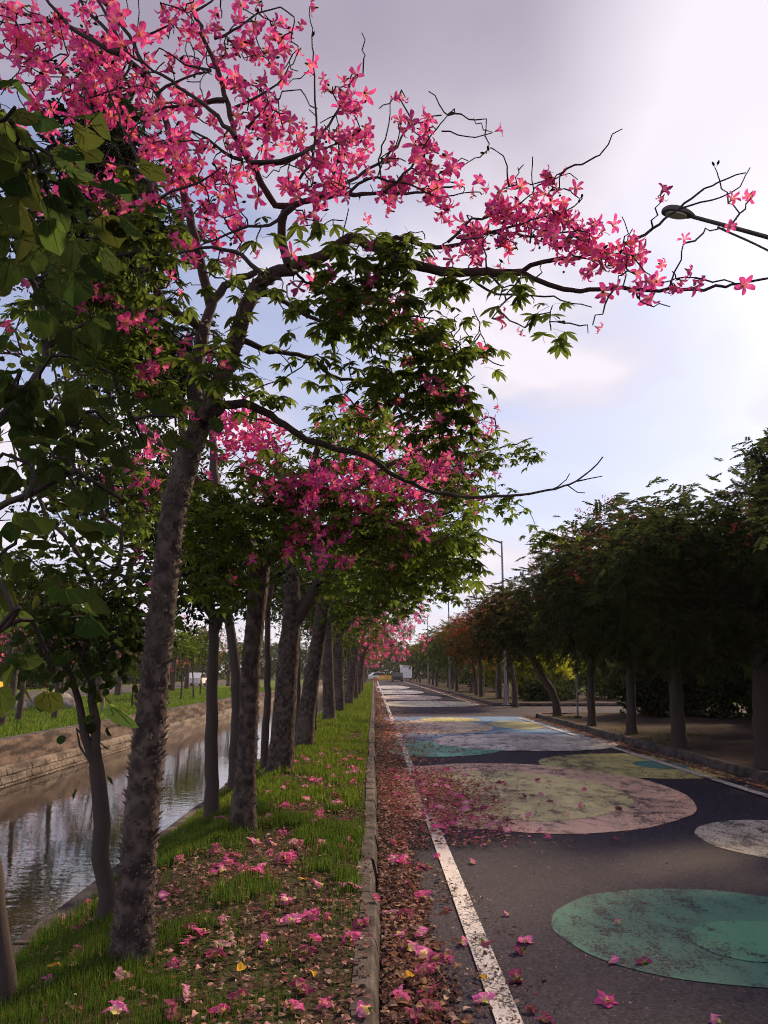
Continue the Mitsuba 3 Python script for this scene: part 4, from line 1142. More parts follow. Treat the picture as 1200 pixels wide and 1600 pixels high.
# hibiscus-like shrubs with broad heart-shaped leaves
bs = gnd(165, 1455, 0.0); Ys = bs[1]
simple_tree('hibiscus_tree', 'small crooked many-stemmed tree with heart-shaped leaves left of the big trunk', 'tree',
            pxline([(166, 1462, Ys), (165, 1400, Ys), (157, 1340, Ys), (160, 1290, Ys), (154, 1240, Ys), (150, 1195, Ys)]), 0.055,
            np.vstack([blobs(rng, [(110, 960, 100, 60, Ys - .2, .5, 90), (190, 940, 60, 50, Ys - .2, .4, 44), (130, 880, 120, 50, Ys, .5, 46), (140, 1005, 90, 35, Ys - .2, .4, 40), (110, 770, 140, 70, Ys, .6, 50), (100, 640, 120, 80, Ys, .6, 26), (150, 1140, 20, 20, Ys - .1, .1, 3), (60, 560, 80, 80, Ys - .2, .5, 14)])]),
            4, HEART, (0.8, 0.8, 0.8), 651, rad=0.22, size=(0.45, 0.8), kind='heart', droop=(-1.3, 0.1), singles=170, r1f=0.9,
            forks=[(pxline([(150, 1200, Ys), (135, 1150, Ys), (120, 1100, Ys), (110, 1055, Ys - .1), (70, 1000, Ys - .2)]), 0.032, 0.012), (pxline([(152, 1198, Ys), (148, 1130, Ys), (136, 1070, Ys), (128, 1040, Ys), (118, 980, Ys), (100, 900, Ys)]), 0.036, 0.012),
                   (pxline([(130, 1040, Ys), (165, 1020, Ys), (205, 998, Ys), (242, 975, Ys)]), 0.026, 0.012), (pxline([(128, 1040, Ys), (150, 960, Ys), (130, 880, Ys), (60, 780, Ys), (20, 690, Ys)]), 0.024, 0.01),
                   (pxline([(150, 950, Ys), (190, 860, Ys), (150, 780, Ys), (110, 660, Ys), (80, 560, Ys)]), 0.02, 0.008), (pxline([(140, 1160, Ys), (118, 1140, Ys), (125, 1170, Ys), (140, 1190, Ys)]), 0.01, 0.006)])
bh = gnd(4, 1570, 0.05); Yh = bh[1]
simple_tree('hibiscus_tree', 'nearest hibiscus at the left edge, large dark heart-shaped leaves hanging close to the camera', 'tree',
            pxline([(6, 1590, Yh), (6, 1520, Yh), (-4, 1420, Yh), (-20, 1300, Yh), (-40, 1150, Yh - .1), (-70, 1000, Yh - .2), (-100, 880, Yh - .3)]), 0.055,
            blobs(rng, [(30, 220, 50, 60, 2.1, .15, 13), (90, 310, 60, 40, 2.4, .2, 8), (30, 320, 50, 50, 2.5, .2, 8), (80, 430, 70, 50, 3.2, .3, 7), (50, 600, 70, 80, 3.0, .3, 14), (110, 680, 70, 60, 3.0, .3, 7), (20, 760, 40, 50, 2.8, .3, 6), (10, 890, 30, 40, 2.4, .2, 4), (8, 985, 20, 45, 2.2, .2, 5), (75, 1050, 14, 20, 2.4, .1, 1), (240, 660, 40, 40, 3.6, .2, 3), (130, 580, 60, 40, 3.2, .2, 4), (60, 870, 60, 30, 3.2, .2, 3)]),
            3, HEART, (0.85, 0.85, 0.85), 652, bark='dark_bark_material', rad=0.14, size=(0.7, 1.3), kind='heart', droop=(-1.4, -0.3), singles=200, r1f=0.8,
            forks=[(pxline([(-90, 900, Yh - .3), (-20, 800, 3.2), (50, 770, 3.0), (120, 735, 3.0), (190, 780, 3.2)]), 0.03, 0.008), (pxline([(-95, 890, Yh - .3), (-30, 700, 3.2), (40, 612, 3.2), (75, 560, 3.3), (70, 515, 3.3), (50, 450, 3.3), (20, 380, 3.0)]), 0.035, 0.01),
                   (pxline([(-95, 890, Yh - .3), (-60, 600, 3.0), (-40, 400, 2.6), (0, 280, 2.3), (60, 260, 2.3)]), 0.03, 0.008), (pxline([(-60, 1040, Yh - .2), (-20, 1010, 2.8), (10, 980, 2.3), (30, 950, 2.2)]), 0.02, 0.007), (pxline([(70, 545, 3.3), (100, 520, 3.3), (140, 500, 3.4)]), 0.014, 0.007)])

# ------------------------------------------------------------------ right-hand row
rb = [(1196, 1200), (1061, 1168), (988, 1147), (925, 1134)]
tops = [4.35, 4.8, 5.7, 5.5]
rlab = ['right-hand tree nearest the camera, trunk at the picture edge', 'right-hand tree second from the picture edge, thick dark trunk', 'right-hand tree third from the picture edge, dark crown with a few red seed pods', 'right-hand tree fourth from the picture edge, beside the thin grey post']


def pod_points(rng, c, R, n):
    u = rng.normal(0, 1, (n, 3)); u[:, 2] = np.abs(u[:, 2]) * 1.2; u /= np.linalg.norm(u, axis=1, keepdims=True)
    return np.asarray(c) + u * np.asarray(R) * rng.uniform(0.85, 1.08, (n, 1))


POD = leaf_spray(np.random.default_rng(9), 7, 0.06, 0.18, (0.30, 0.06, 0.05))


def rain_tree(label, b, r0, top, seed, tint, pods, lean=0.0, per=16, n=150, scale=1.0, group=None, rx=2.1, pod_tint=(1, 1, 1), low=1.9):
    g = np.random.default_rng(seed)
    b = np.asarray(b, float)
    c = b + [lean * 0.6, 0, (low + top) / 2 - b[2]]
    hz = (top - low + 0.15) / 2
    cen = lumpy(g, c, [rx, rx * 1.05, hz], n, seed % 97, 0.38)
    cen = cen[cen[:, 2] > low - 0.2]
    tr = np.array([b - [0, 0, .1], b + [lean * .1, 0, 0.7], b + [lean * .5, 0, 1.6], b + [lean * .7, 0, 2.3]])
    fk = []
    for k in range(3):
        a = g.uniform(0, 6.28)
        e = np.array([math.cos(a), math.sin(a), 0])
        fk.append((np.array([tr[-1] - [0, 0, .3], tr[-1] + e * 0.35 + [0, 0, .4], tr[-1] + e * 1.1 + [0, 0, hz * 1.1]]), r0 * .6, r0 * .2))
    simple_tree('golden_rain_tree', label, 'tree', tr, r0, cen, per, PINN, tint, seed, forks=fk, group=group, size=(0.7 * scale, 1.05 * scale), droop=(-0.28, 0.3), r1f=0.75, rad=0.34,
                flowers=(pod_points(g, c, [rx * .9, rx * .9, hz], pods), POD, scale, pod_tint) if pods else None)


for k, (px, py) in enumerate(rb):
    b = gnd(px, py, 0.13)
    rain_tree(rlab[k], b, [.15, .15, .125, .12][k], tops[k], 700 + k, [(.8, .8, .85), (.85, .85, .85), (.9, .8, .8), (.95, .8, .8)][k], [50, 90, 200, 170][k], 0.1, rx=[2.3, 2.2, 2.1, 2.1][k], n=190, per=15)
for k, (x, y) in enumerate([(6.9, 8.6), (7.0, 5.0), (6.9, 1.4), (6.9, -2.2)]):
    rain_tree(['first', 'second', 'third', 'fourth'][k] + ' tree of the right-hand row outside the picture, beside the camera', [x + 0.2, y, 0.13], .14, 4.9, 690 + k, (.85, .85, .85), 0, 0.0, rx=2.15, n=210, per=11)
for k, (x, y) in enumerate([(10.2, 14.0), (10.4, 18.4), (11.1, 22.6), (13.6, 19.5), (13.8, 24.6)]):
    rain_tree(['first', 'second', 'third', 'fourth', 'last'][k] + ' dark tree of the back row behind the right-hand trees', [x, y, 0.1], .13, 5.2, 680 + k, (.6, .65, .65), 0, 0.0, rx=2.4, n=130, per=9)
b = gnd(872, 1119, 0.13)
rain_tree('leaning right-hand tree at the corner of the side road, trunk bent to the left', b, .15, 4.7, 720, (1.1, 0.9, 0.8), 60, -1.3, n=150)
simple_tree('tall_spreading_tree', 'tall tree rising above the right row with flat layered dark boughs at the picture edge', 'tree',
            np.array([[9.6, 17.5, 0], [9.6, 17.4, 3], [9.4, 17.3, 5], [9.4, 17.2, 6.0]]), 0.16,
            np.vstack([lumpy(rng, at(1200, y, 17) + [dx, 0, 0], [w_, 1.2, 0.13], 26, k) for k, (y, dx, w_) in enumerate([(778, .4, 0.9), (748, 0.1, 1.1), (718, .15, 1.05), (692, .35, 0.8), (800, 0.9, 0.9)])]), 8, PINN, (0.7, 0.75, 0.8), 730, droop=(-0.25, 0.1), rad=0.16, size=(0.6, 0.9))
rain = [38.8, 43, 47, 51, 55.5, 60.5, 66, 72, 79, 87, 96, 106, 118, 132, 148]
tin = [(2.6, .75, .9), (1.5, .95, .8), (3.6, .65, .9), (1.9, 1.0, .8), (3.2, .8, .8), (2.3, 1.2, .8)] + [(1.2, 1.25, .8)] * 9
ORD2 = ['seventh', 'eighth', 'ninth', 'tenth', 'eleventh', 'twelfth', 'thirteenth', 'fourteenth', 'last']
rl = ['first maroon-tinged tree beyond the side road, next to the lamp post', 'second tree beyond the side road, green', 'third tree beyond the side road, deep maroon crown', 'fourth tree beyond the side road', 'fifth tree beyond the side road, rusty crown', 'sixth tree beyond the side road']
for k, y in enumerate(rain):
    far = y > 62
    rain_tree(rl[k] if k < 6 else ORD2[k - 6] + ' tree beyond the side road, one of the small distant crowns', [6.75 + 0.25 * ((k * 7) % 3 - 1), y, 0.1], .13, 5.0 + 0.5 * ((k * 5) % 3) / 2 + (0.4 if far else 0), 740 + k, tin[k], [200, 70, 330, 90, 220, 90][k] if k < 6 else 60, lean=0.15 * ((k * 3) % 4 - 1.5),
              per=8 if not far else 5, n=110 if not far else 80, scale=1.25 if not far else 1.8, pod_tint=(1.0, 0.8, 0.8), low=2.7 if k < 4 else 2.2)

# ------------------------------------------------------------------ bushes and woods behind
def bush(name, label, cat, c, R, n, per, templates, tint, seed, size=(0.9, 1.4), group=None, kind='simple'):
    g = np.random.default_rng(seed)
    cen = lumpy(g, c, R, n, seed % 50, 0.34)
    cen[:, 2] = np.abs(cen[:, 2] - 0.1) + 0.1
    sk = Skeleton(seed)
    key = fresh(name)
    tag(key, label, cat, group)
    for k in range(4):
        a = g.uniform(0, 6.28)
        p = np.array([c[0], c[1], 0.0])
        e = np.array([math.cos(a), math.sin(a), 0])
        Lm, rm = sk.limb(np.array([p + e * 0.1 - [0, 0, .1], p + e * R[0] * .3 + [0, 0, c[2] * .6], p + e * R[0] * .6 + [0, 0, c[2] * 1.2]]), 0.05, 0.015, 0.15)
        put('stem', tube(Lm, rm, 6), 'dark_bark_material', key)
    P = around(g, cen, per, 0.22)
    d = unit(leaf_dirs(g, len(P), -0.5, 0.6) + 0.8 * unit(P - np.asarray(c)))
    spread(key, kind, templates, 'leaf_material', 'leaf', 'foliage', frames(d, [0, 0, 1]), P, g.uniform(*size, len(P)), 0, g, tint)
    return key


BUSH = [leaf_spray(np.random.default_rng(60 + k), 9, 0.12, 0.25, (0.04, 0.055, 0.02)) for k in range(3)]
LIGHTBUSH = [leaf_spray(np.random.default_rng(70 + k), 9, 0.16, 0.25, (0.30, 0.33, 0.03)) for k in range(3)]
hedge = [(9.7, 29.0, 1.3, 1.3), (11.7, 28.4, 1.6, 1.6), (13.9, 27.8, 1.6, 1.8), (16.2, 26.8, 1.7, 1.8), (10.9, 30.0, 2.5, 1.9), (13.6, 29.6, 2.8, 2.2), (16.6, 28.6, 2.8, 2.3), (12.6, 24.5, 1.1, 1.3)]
hl = ['dense dark bush right of the grey post, leftmost of the low hedge', 'dense dark bush behind the third right-hand trunk, second in the low hedge', 'dense dark bush behind the second right-hand trunk, third in the low hedge', 'dense dark bush by the picture edge, last in the low hedge',
      'tall dark thicket behind the low hedge, nearest the side road', 'tall dark thicket behind the low hedge, in its middle', 'tall dark thicket behind the low hedge, at the picture edge', 'rounded dark bush standing forward of the low hedge near the picture edge']
for k, (x, y, z, R_) in enumerate(hedge):
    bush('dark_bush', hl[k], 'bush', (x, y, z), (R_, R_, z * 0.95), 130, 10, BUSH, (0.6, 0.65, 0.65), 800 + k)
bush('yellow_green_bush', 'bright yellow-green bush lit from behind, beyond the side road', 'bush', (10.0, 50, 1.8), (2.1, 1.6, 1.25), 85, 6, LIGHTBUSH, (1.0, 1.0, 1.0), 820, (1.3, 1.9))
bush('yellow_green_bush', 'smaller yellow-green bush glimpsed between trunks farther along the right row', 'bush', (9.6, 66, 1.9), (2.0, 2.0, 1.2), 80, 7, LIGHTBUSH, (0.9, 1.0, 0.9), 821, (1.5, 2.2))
for k, (x, y, z, R_) in enumerate([(9.7, 47.6, .42, 1.4), (13.2, 46.5, 1.2, 2.0), (9.0, 44.2, 0.4, 0.7), (12.5, 58, 1.0, 2.0), (11, 75, 1.6, 3.0), (11, 86, 1.6, 3.2), (11, 99, 1.6, 3.4), (11, 115, 1.6, 3.6), (19, 47, 1.4, 2.4), (22, 42, 1.6, 2.4)]):
    bush('dark_bush', ['dark bush under the bright yellow-green bush', 'dark bush right of the bright yellow-green bush', 'small dark shrub in front of the bright yellow-green bush'][k] if k < 3 else 'dark bush filling the gaps behind the farther right-hand trunks', 'bush', (x, y, z), (R_, R_ * 1.2, z * 0.95), 90, 7, BUSH, (0.7, 0.8, 0.8), 830 + k, (1.2, 1.8), 'bushes behind the right row' if k >= 3 else None)


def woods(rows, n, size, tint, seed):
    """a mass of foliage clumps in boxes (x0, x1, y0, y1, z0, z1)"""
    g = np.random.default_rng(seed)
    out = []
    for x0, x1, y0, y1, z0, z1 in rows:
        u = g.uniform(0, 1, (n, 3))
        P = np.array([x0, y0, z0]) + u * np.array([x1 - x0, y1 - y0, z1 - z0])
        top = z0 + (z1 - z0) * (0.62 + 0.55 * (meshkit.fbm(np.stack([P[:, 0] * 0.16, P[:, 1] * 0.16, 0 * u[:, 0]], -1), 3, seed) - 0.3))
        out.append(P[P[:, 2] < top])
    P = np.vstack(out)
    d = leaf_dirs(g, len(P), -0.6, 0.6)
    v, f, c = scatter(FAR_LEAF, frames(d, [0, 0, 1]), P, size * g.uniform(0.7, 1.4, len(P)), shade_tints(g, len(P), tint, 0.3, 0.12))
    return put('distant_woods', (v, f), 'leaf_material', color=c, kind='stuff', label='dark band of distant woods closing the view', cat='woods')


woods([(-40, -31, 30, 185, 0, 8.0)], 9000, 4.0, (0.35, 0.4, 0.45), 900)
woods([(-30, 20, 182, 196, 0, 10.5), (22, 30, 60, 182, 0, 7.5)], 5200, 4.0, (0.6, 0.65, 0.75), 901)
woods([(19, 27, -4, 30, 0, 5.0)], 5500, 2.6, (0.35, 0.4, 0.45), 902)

# trees of the far bank
sap = [(160, 1113), (207, 1105), (282, 1094), (302, 1092), (313, 1087), (360, 1081)]
for k, (px, py) in enumerate(sap):
    if k < len(sap):
        b = gnd(px, py, 0.0)
        lab = ['slender pale sapling across the canal seen left of the big thorny trunk', 'thin sapling across the canal just left of the big thorny trunk', 'thin young tree across the canal, light green, right of the big thorny trunk', 'slanting young tree across the canal, second right of the big thorny trunk', 'straight young tree across the canal left of the dark forked evergreen', 'young tree across the canal beside the second thorny trunk'][k]
    simple_tree('young_tree', lab, 'tree', np.array([b - [0, 0, .1], b + [0.05 * (k % 3 - 1), 0, 1.0], b + [0.16 * ((k * 2) % 3 - 1), 0, 2.0], b + [0.2 * ((k * 2) % 3 - 1), 0, 2.7]]), 0.055 if k else 0.07,
                lumpy(np.random.default_rng(850 + k), b + [0.1, 0, 3.2], [1.3, 1.3, 1.1], 45, k), 6, FAR_PALM, [(1.0, 1.05, .8), (.8, .9, .8), (1.6, 1.7, .9), (1.1, 1.1, .8), (1.2, 1.2, .8), (1.2, 1.1, .8)][k], 850 + k, bark='pale_bark_material' if k == 0 else 'dark_bark_material', size=(1.2, 1.8)) if k < len(sap) else None
for k, (x, y) in enumerate([(-11.0, 25.3), (-11.3, 27.2), (-11.0, 29.4)]):
    b = np.array([x, y, 0.0])
    simple_tree('young_tree', ['first', 'second', 'third'][k] + ' tree across the canal from the left picture edge, behind the hanging leaves', 'tree', np.array([b - [0, 0, .1], b + [0.05, 0, 1.2], b + [0.1, 0, 2.6]]), 0.11,
                lumpy(np.random.default_rng(845 + k), b + [0, 0, 3.9], [1.3, 1.3, 1.3], 50, k), 6, FAR_PALM, (.8, .9, .8), 845 + k, size=(1.2, 1.8))
for k, y in enumerate([24, 30, 36, 41, 46.5, 52, 58, 64, 71, 79, 88, 98]):
    g = np.random.default_rng(870 + k)
    x = -17.2 + 0.3 * (k % 3 - 1)
    row_tree((['first', 'second', 'third', 'fourth', 'fifth', 'sixth'][k // 2] + (' pink flowering tree' if k % 2 == 0 else ' green tree') + ' of the thick-trunked row across the canal'), x, y, 0.19, 6.2 + 0.5 * (k % 3), 870 + k, [130, 14][k % 2], 120, (0.85, 1.0, 0.75), 0.1, None, radius=2.3, dx=0, zc=4.3)

# ------------------------------------------------------------------ lamp posts and post
def lamp(y, x, h, label, arm_len=2.3, group=None):
    key = fresh('street_lamp')
    tag(key, label, 'street lamp', group)
    top = np.array([x, y, h])
    zs = np.linspace(0.0, h - 0.1, 14)
    put('pole', tube(np.array([[x, y, 0.1 + z] for z in zs]), np.linspace(0.075, 0.04, 14), 14), 'lamp_grey_material', key, smooth=60)
    put('base_plate', bevel_box((0.34, 0.34, 0.05), 0.01)[0] @ np.eye(3) + [x, y, 0.15] if False else (bevel_box((0.34, 0.34, 0.05), 0.01)[0] + [x, y, 0.16], bevel_box((0.34, 0.34, 0.05), 0.01)[1]), 'lamp_grey_material', key)
    e = top + [-arm_len, 0, 0.62]
    put('arm', tube(smooth_line(np.array([top + [0.02, 0, -0.1], top + [-0.5 * arm_len, 0, 0.28], e]), 0.15), np.linspace(0.042, 0.032, len(smooth_line(np.array([top + [0.02, 0, -0.1], top + [-0.5 * arm_len, 0, 0.28], e]), 0.15))), 10), 'lamp_dark_material', key, smooth=True)
    put('brace', tube(smooth_line(np.array([top + [-0.05, 0, -0.75], top + [-0.45 * arm_len, 0, -0.02], top + [-0.83 * arm_len, 0, 0.44]]), 0.15), 0.018, 8), 'lamp_dark_material', key, smooth=True)
    put('strut', tube(np.array([top + [-0.45 * arm_len, 0, -0.01], top + [-0.42 * arm_len, 0, 0.22]]), 0.014, 6), 'lamp_dark_material', key)
    s = trimesh.creation.icosphere(subdivisions=4)
    v = np.array(s.vertices)
    v[:, 2] = np.where(v[:, 2] < -0.25, -0.25 + 0.12 * (v[:, 2] + 0.25), v[:, 2])
    v[:, 0] += 0.10 * v[:, 2]
    taper = 0.82 - 0.22 * v[:, :1]
    v = v * np.hstack([np.ones_like(taper), taper, taper]) * [0.27, 0.15, 0.135]
    a = -0.20
    hd = np.array([[math.cos(a), 0, -math.sin(a)], [0, 1, 0], [math.sin(a), 0, math.cos(a)]])
    v = v @ hd.T + e + [-0.22, 0, 0.06]
    put('lamp_head', (v, np.array(s.faces)), 'lamp_dark_material', key, smooth=40)
    d = trimesh.creation.cylinder(radius=1.0, height=1.0, sections=28)
    v = np.array(d.vertices) * [0.17, 0.095, 0.02] + [-0.03, 0, -0.045]
    put('lens', (v @ hd.T + e + [-0.22, 0, 0.06], np.array(d.faces)), 'lens_material', key, smooth=40)
    return key


hp = at(1060, 333, 12.0)
lamp(12.0, hp[0] + 0.22 + 2.3, hp[2] - 0.06 - 0.62, 'street lamp whose dark arm and oval head reach into the sky from the right')
lamp(38.0, 5.95, 7.6, 'grey street lamp pole rising from the corner beyond the side road', 2.0)
lamp(66.0, 5.95, 7.6, 'distant street lamp with its arm over the lane, second beyond the side road', 2.0)
lamp(92.0, 5.95, 7.6, 'farthest visible street lamp pole, near the lane end', 2.0)
b = gnd(903, 1121, 0.13)
key = fresh('grey_post')
tag(key, 'thin grey metal post standing by the corner kerb', 'post')
put('shaft', tube(np.array([b - [0, 0, .1], b + [0, 0, 1.0], b + [0.005, 0, 2.35]]), 0.03, 10), 'lamp_grey_material', key, smooth=60)
put('cap', tube(np.array([b + [0.005, 0, 2.35], b + [0.005, 0, 2.38]]), 0.036, 10), 'lamp_dark_material', key)
put('footing', (bevel_box((0.22, 0.22, 0.06), 0.012)[0] + b + [0, 0, 0.02], bevel_box((0.22, 0.22, 0.06), 0.012)[1]), 'concrete_material', key)
for k, (x, y) in enumerate([(7.3, 44.5), (7.1, 49), (7.0, 53.5), (7.2, 58)]):
    tag(put('tree_stake', tube(np.array([[x, y, 0], [x + 0.03, y, 1.0], [x + 0.08, y, 2.0]]), 0.035, 6), 'pale_bark_material'), 'pale wooden stake between the trunks beyond the side road', 'stake', 'stakes between the trunks beyond the side road')

# ------------------------------------------------------------------ boulders, far vehicles, barrier
for k, (px, py, s) in enumerate([(62, 1106, .7), (82, 1104, .95), (100, 1107, .6), (14, 1110, .7)]):
    b = gnd(px, py, 0.0)
    ico = trimesh.creation.icosphere(subdivisions=3)
    v = np.array(ico.vertices)
    v = v * (0.72 + 0.6 * meshkit.fbm(v * 1.3 + 5 * k, 3, 30 + k))[:, None]
    v = v * np.array([1.0, 0.8, 0.62]) * s + b + [0, 0, 0.12]
    tag(put('boulder', (v, np.array(ico.faces)), 'rock_material', smooth=True), ['left one of three grey boulders grouped on the far grassy bank', 'largest grey boulder of the three on the far grassy bank', 'right one of three grey boulders grouped on the far grassy bank', 'grey boulder at the left picture edge across the canal'][k], 'boulder')


def car(label, loc, yaw, paint, kind='car', cat='car', name='parked_car'):
    key = fresh(name)
    tag(key, label, cat)
    M = rotz(yaw)
    if kind == 'truck':
        side, w = [(-2.6, .55), (2.6, .55), (2.6, 1.25), (2.35, 2.05), (1.5, 2.1), (1.45, 2.6), (-2.6, 2.6)], 1.9
        glass = [(2.62, 1.3), (2.40, 1.98), (1.6, 2.02), (1.6, 1.3)]
    else:
        side, w = [(-2.1, .35), (2.1, .35), (2.15, .75), (1.2, .92), (.55, 1.42), (-1.3, 1.45), (-1.95, .95), (-2.15, .9)], 1.75
        glass = [(1.08, .95), (.5, 1.36), (-1.25, 1.38), (-1.78, .98)]
    from shapely.geometry import Polygon

    def prism(poly, width):
        m = trimesh.creation.extrude_polygon(Polygon(poly).buffer(0.05).simplify(0.01), width, engine='earcut')
        v = np.array(m.vertices)
        v = np.stack([v[:, 0], v[:, 2] - width / 2, v[:, 1]], 1)
        return v @ M.T + loc, np.array(m.faces)
    put('body', prism(side, w), paint, key)
    put('window', prism(glass, w + 0.02), 'glass_dark_material', key)
    for sx in (-1.3, 1.35):
        for sy in (-1, 1):
            d = trimesh.creation.cylinder(radius=0.33, height=0.22, sections=20)
            v = np.array(d.vertices)
            v = np.stack([v[:, 0] + sx, v[:, 2] + sy * (w / 2 - 0.08), v[:, 1] + 0.33], 1)
            put('wheel', (v @ M.T + loc, np.array(d.faces)), 'rubber_material', key)


car('dark car standing at the far end of the lane on the right', np.array([3.9, 140, 0.0]), math.pi / 2, 'dark_paint_material')
car('white box truck beside the dark car at the far end of the lane', np.array([5.6, 147, 0.05]), math.pi / 2, 'white_paint_material', 'truck', 'truck', 'parked_truck')
car('small white car far off where the lane ends', np.array([1.2, 168, 0.0]), 0.3, 'white_paint_material')
car('white car on the road across the canal', np.array([-20.6, 98, 0.03]), math.pi / 2, 'white_paint_material')
car('yellow car on the far road at the left picture edge', np.array([-27.2, 60.0, 0.03]), math.pi / 2, 'yellow_paint_material')
key = fresh('road_barrier')
tag(key, 'yellow barrier closing the far end of the lane', 'barrier')
for k in range(2):
    put('panel', (bevel_box((2.3, 0.1, 0.34), 0.02)[0] + [2.0, 150, 0.42 + 0.42 * k], bevel_box((2.3, 0.1, 0.34), 0.02)[1]), 'yellow_paint_material', key)
for x in (1.0, 2.0, 3.0):
    put('post', tube(np.array([[x, 150.07, 0], [x, 150.07, 1.0]]), 0.04, 8), 'lamp_grey_material', key)
key = fresh('traffic_block')
tag(key, 'orange and white block at the left end of the yellow barrier', 'traffic block')
put('lower_band', (bevel_box((0.8, 0.5, 0.6), 0.05)[0] + [0.4, 149, 0.3], bevel_box((0.8, 0.5, 0.6), 0.05)[1]), 'orange_paint_material', key)
put('upper_band', (bevel_box((0.7, 0.45, 0.4), 0.05)[0] + [0.4, 149, 0.8], bevel_box((0.7, 0.45, 0.4), 0.05)[1]), 'white_paint_material', key)

# ------------------------------------------------------------------ grass
def grass(name, label, X, Y, Z, size, width, tint, seed):
    g = np.random.default_rng(seed)
    n = len(X)
    a = g.uniform(0, 2 * np.pi, n)
    R = np.stack([np.stack([np.cos(a), -np.sin(a), 0 * a], -1), np.stack([np.sin(a), np.cos(a), 0 * a], -1), np.tile([0, 0, 1.0], (n, 1))], 1)
    P = np.stack([X, Y, Z], -1)
    parts = []
    which = g.integers(0, 4, n)
    t = np.stack([np.full(n, .066), np.full(n, .125), np.full(n, .020)], -1) * tint * np.exp(g.normal(0, 0.25, (n, 1)))
    dry = g.uniform(0, 1, n) < 0.10
    t[dry] = np.array([0.16, 0.115, 0.05]) * np.exp(g.normal(0, 0.2, (dry.sum(), 1)))
    for i in range(4):
        m = which == i
        v, f, c = BLADE[i]
        vv = v * [1, width, 1]
        parts.append(scatter((vv, f, c), R[m], P[m], size[m], t[m]))
    v, f, c = join(parts)
    put(name, (v, f), 'leaf_material', color=c, kind='stuff', label=label, cat='grass')


def turf_mask(X, Y):
    p = np.stack([X * 1.9, Y * 1.1, 0 * X + 4.0], -1)
    near = meshkit.fbm(np.stack([X * 2.4, Y * 1.5, 0 * X], -1), 3, 77)
    m = (near - np.where(Y < 7.5, 0.43, 0.37)) * 5
    m = m + np.clip((-X - 1.25) / 0.5, 0, 1) * 0.6 + np.clip((Y - 6) / 6, 0, 1) * 0.5
    m = m - 0.45 * np.exp(-((X + 0.75) ** 2 / 0.3 + (Y - 5.0) ** 2 / 4)) - 0.5 * np.exp(-((X + .8) ** 2 / .15 + (Y - 10.5) ** 2 / 3))
    return np.clip(m, 0.03, 1)


g = np.random.default_rng(31)
Xs, Ys_, Ss, Ts = [], [], [], []
for y0, y1, n, s, w in [(2.5, 5.5, 90000, 0.085, 0.95), (5.5, 9.5, 90000, 0.10, 1.3), (9.5, 20, 48000, 0.10, 2.4), (20, 45, 34000, 0.11, 5), (45, 120, 26000, 0.12, 10)]:
    X, Y = g.uniform(COPING + 0.03, -0.12, n), y0 + (y1 - y0) * g.uniform(0, 1, n)
    if y1 < 10:
        cl = g.uniform(0, 1, (n // 45, 2)) * [COPING * -1 - 0.15, y1 - y0] + [COPING + 0.03, y0]
        k = g.integers(0, len(cl), n)
        q = cl[k] + g.normal(0, 0.035, (n, 2))
        X, Y = q[:, 0], q[:, 1]
    keep = (g.uniform(0, 1, n) < turf_mask(X, Y)) & (X < -0.08) & (X > COPING)
    X, Y = X[keep], Y[keep]
    big = meshkit.fbm(np.stack([X * 3, Y * 2, 0 * X], -1), 2, 5)
    size = s * g.uniform(0.5, 1.25, len(X)) * (0.55 + 0.9 * big)
    grass('verge_grass', 'tufts of grass on the narrow verge left of the kerb', X, Y, ground_z(X, Y) - 0.005, size, w, np.array([1.0, 1.0, 1.0]) if y1 < 10 else np.array([1.5, 1.3, 1.0]), 33 + len(Xs))
    Xs.append(0)
n = 60000
Y = 15 + 70 * g.uniform(0, 1, n) ** 1.6
X = g.uniform(-18.8, FAR_TOP - 0.25, n)
fb = soft_bump(X, Y, 0.22, 0.35, 9) * np.clip(FAR_TOP - 0.4 - X, 0, 1)
grass('far_bank_grass', 'bright green grass of the bank across the canal', X, Y, fb - 0.01, 0.16 * g.uniform(0.6, 1.3, n), 3.2, np.array([1.5, 1.45, 1.0]), 44)
n = 14000
Y = np.concatenate([8 + 22.5 * g.uniform(0, 1, n // 2), 41 + 60 * g.uniform(0, 1, n // 2) ** 1.4])
X = KERB_R + 0.25 + (9 - KERB_R) * g.uniform(0, 1, n)
keep = meshkit.fbm(np.stack([X * 0.8, Y * 0.5, 0 * X], -1), 3, 19) > np.where(Y < 32, 0.63, 0.45)
X, Y = X[keep], Y[keep]
grass('right_verge_grass', 'sparse grass on the shaded earth under the right-hand trees', X, Y, 0 * X + 0.12, 0.10 * g.uniform(0.6, 1.3, len(X)), 2.6, np.where(True, 1.0, 1.0) * np.array([1.3, 1.2, 1.0]), 45)

# ------------------------------------------------------------------ dry leaves and fallen flowers
LIT = [np.array(c) for c in ((0.17, 0.10, 0.08), (0.11, 0.065, 0.06), (0.26, 0.17, 0.13), (0.20, 0.10, 0.10), (0.38, 0.27, 0.22), (0.07, 0.045, 0.042))]


def lie(rng, n, tilt=0.35):
    a = rng.uniform(0, 2 * np.pi, n)
    up = unit(np.stack([rng.normal(0, tilt, n), rng.normal(0, tilt, n), np.ones(n)], 1))
    flip = rng.uniform(0, 1, n) < 0.4
    up[flip] *= -1
    return frames(np.stack([np.cos(a), np.sin(a), 0 * a], 1), up)


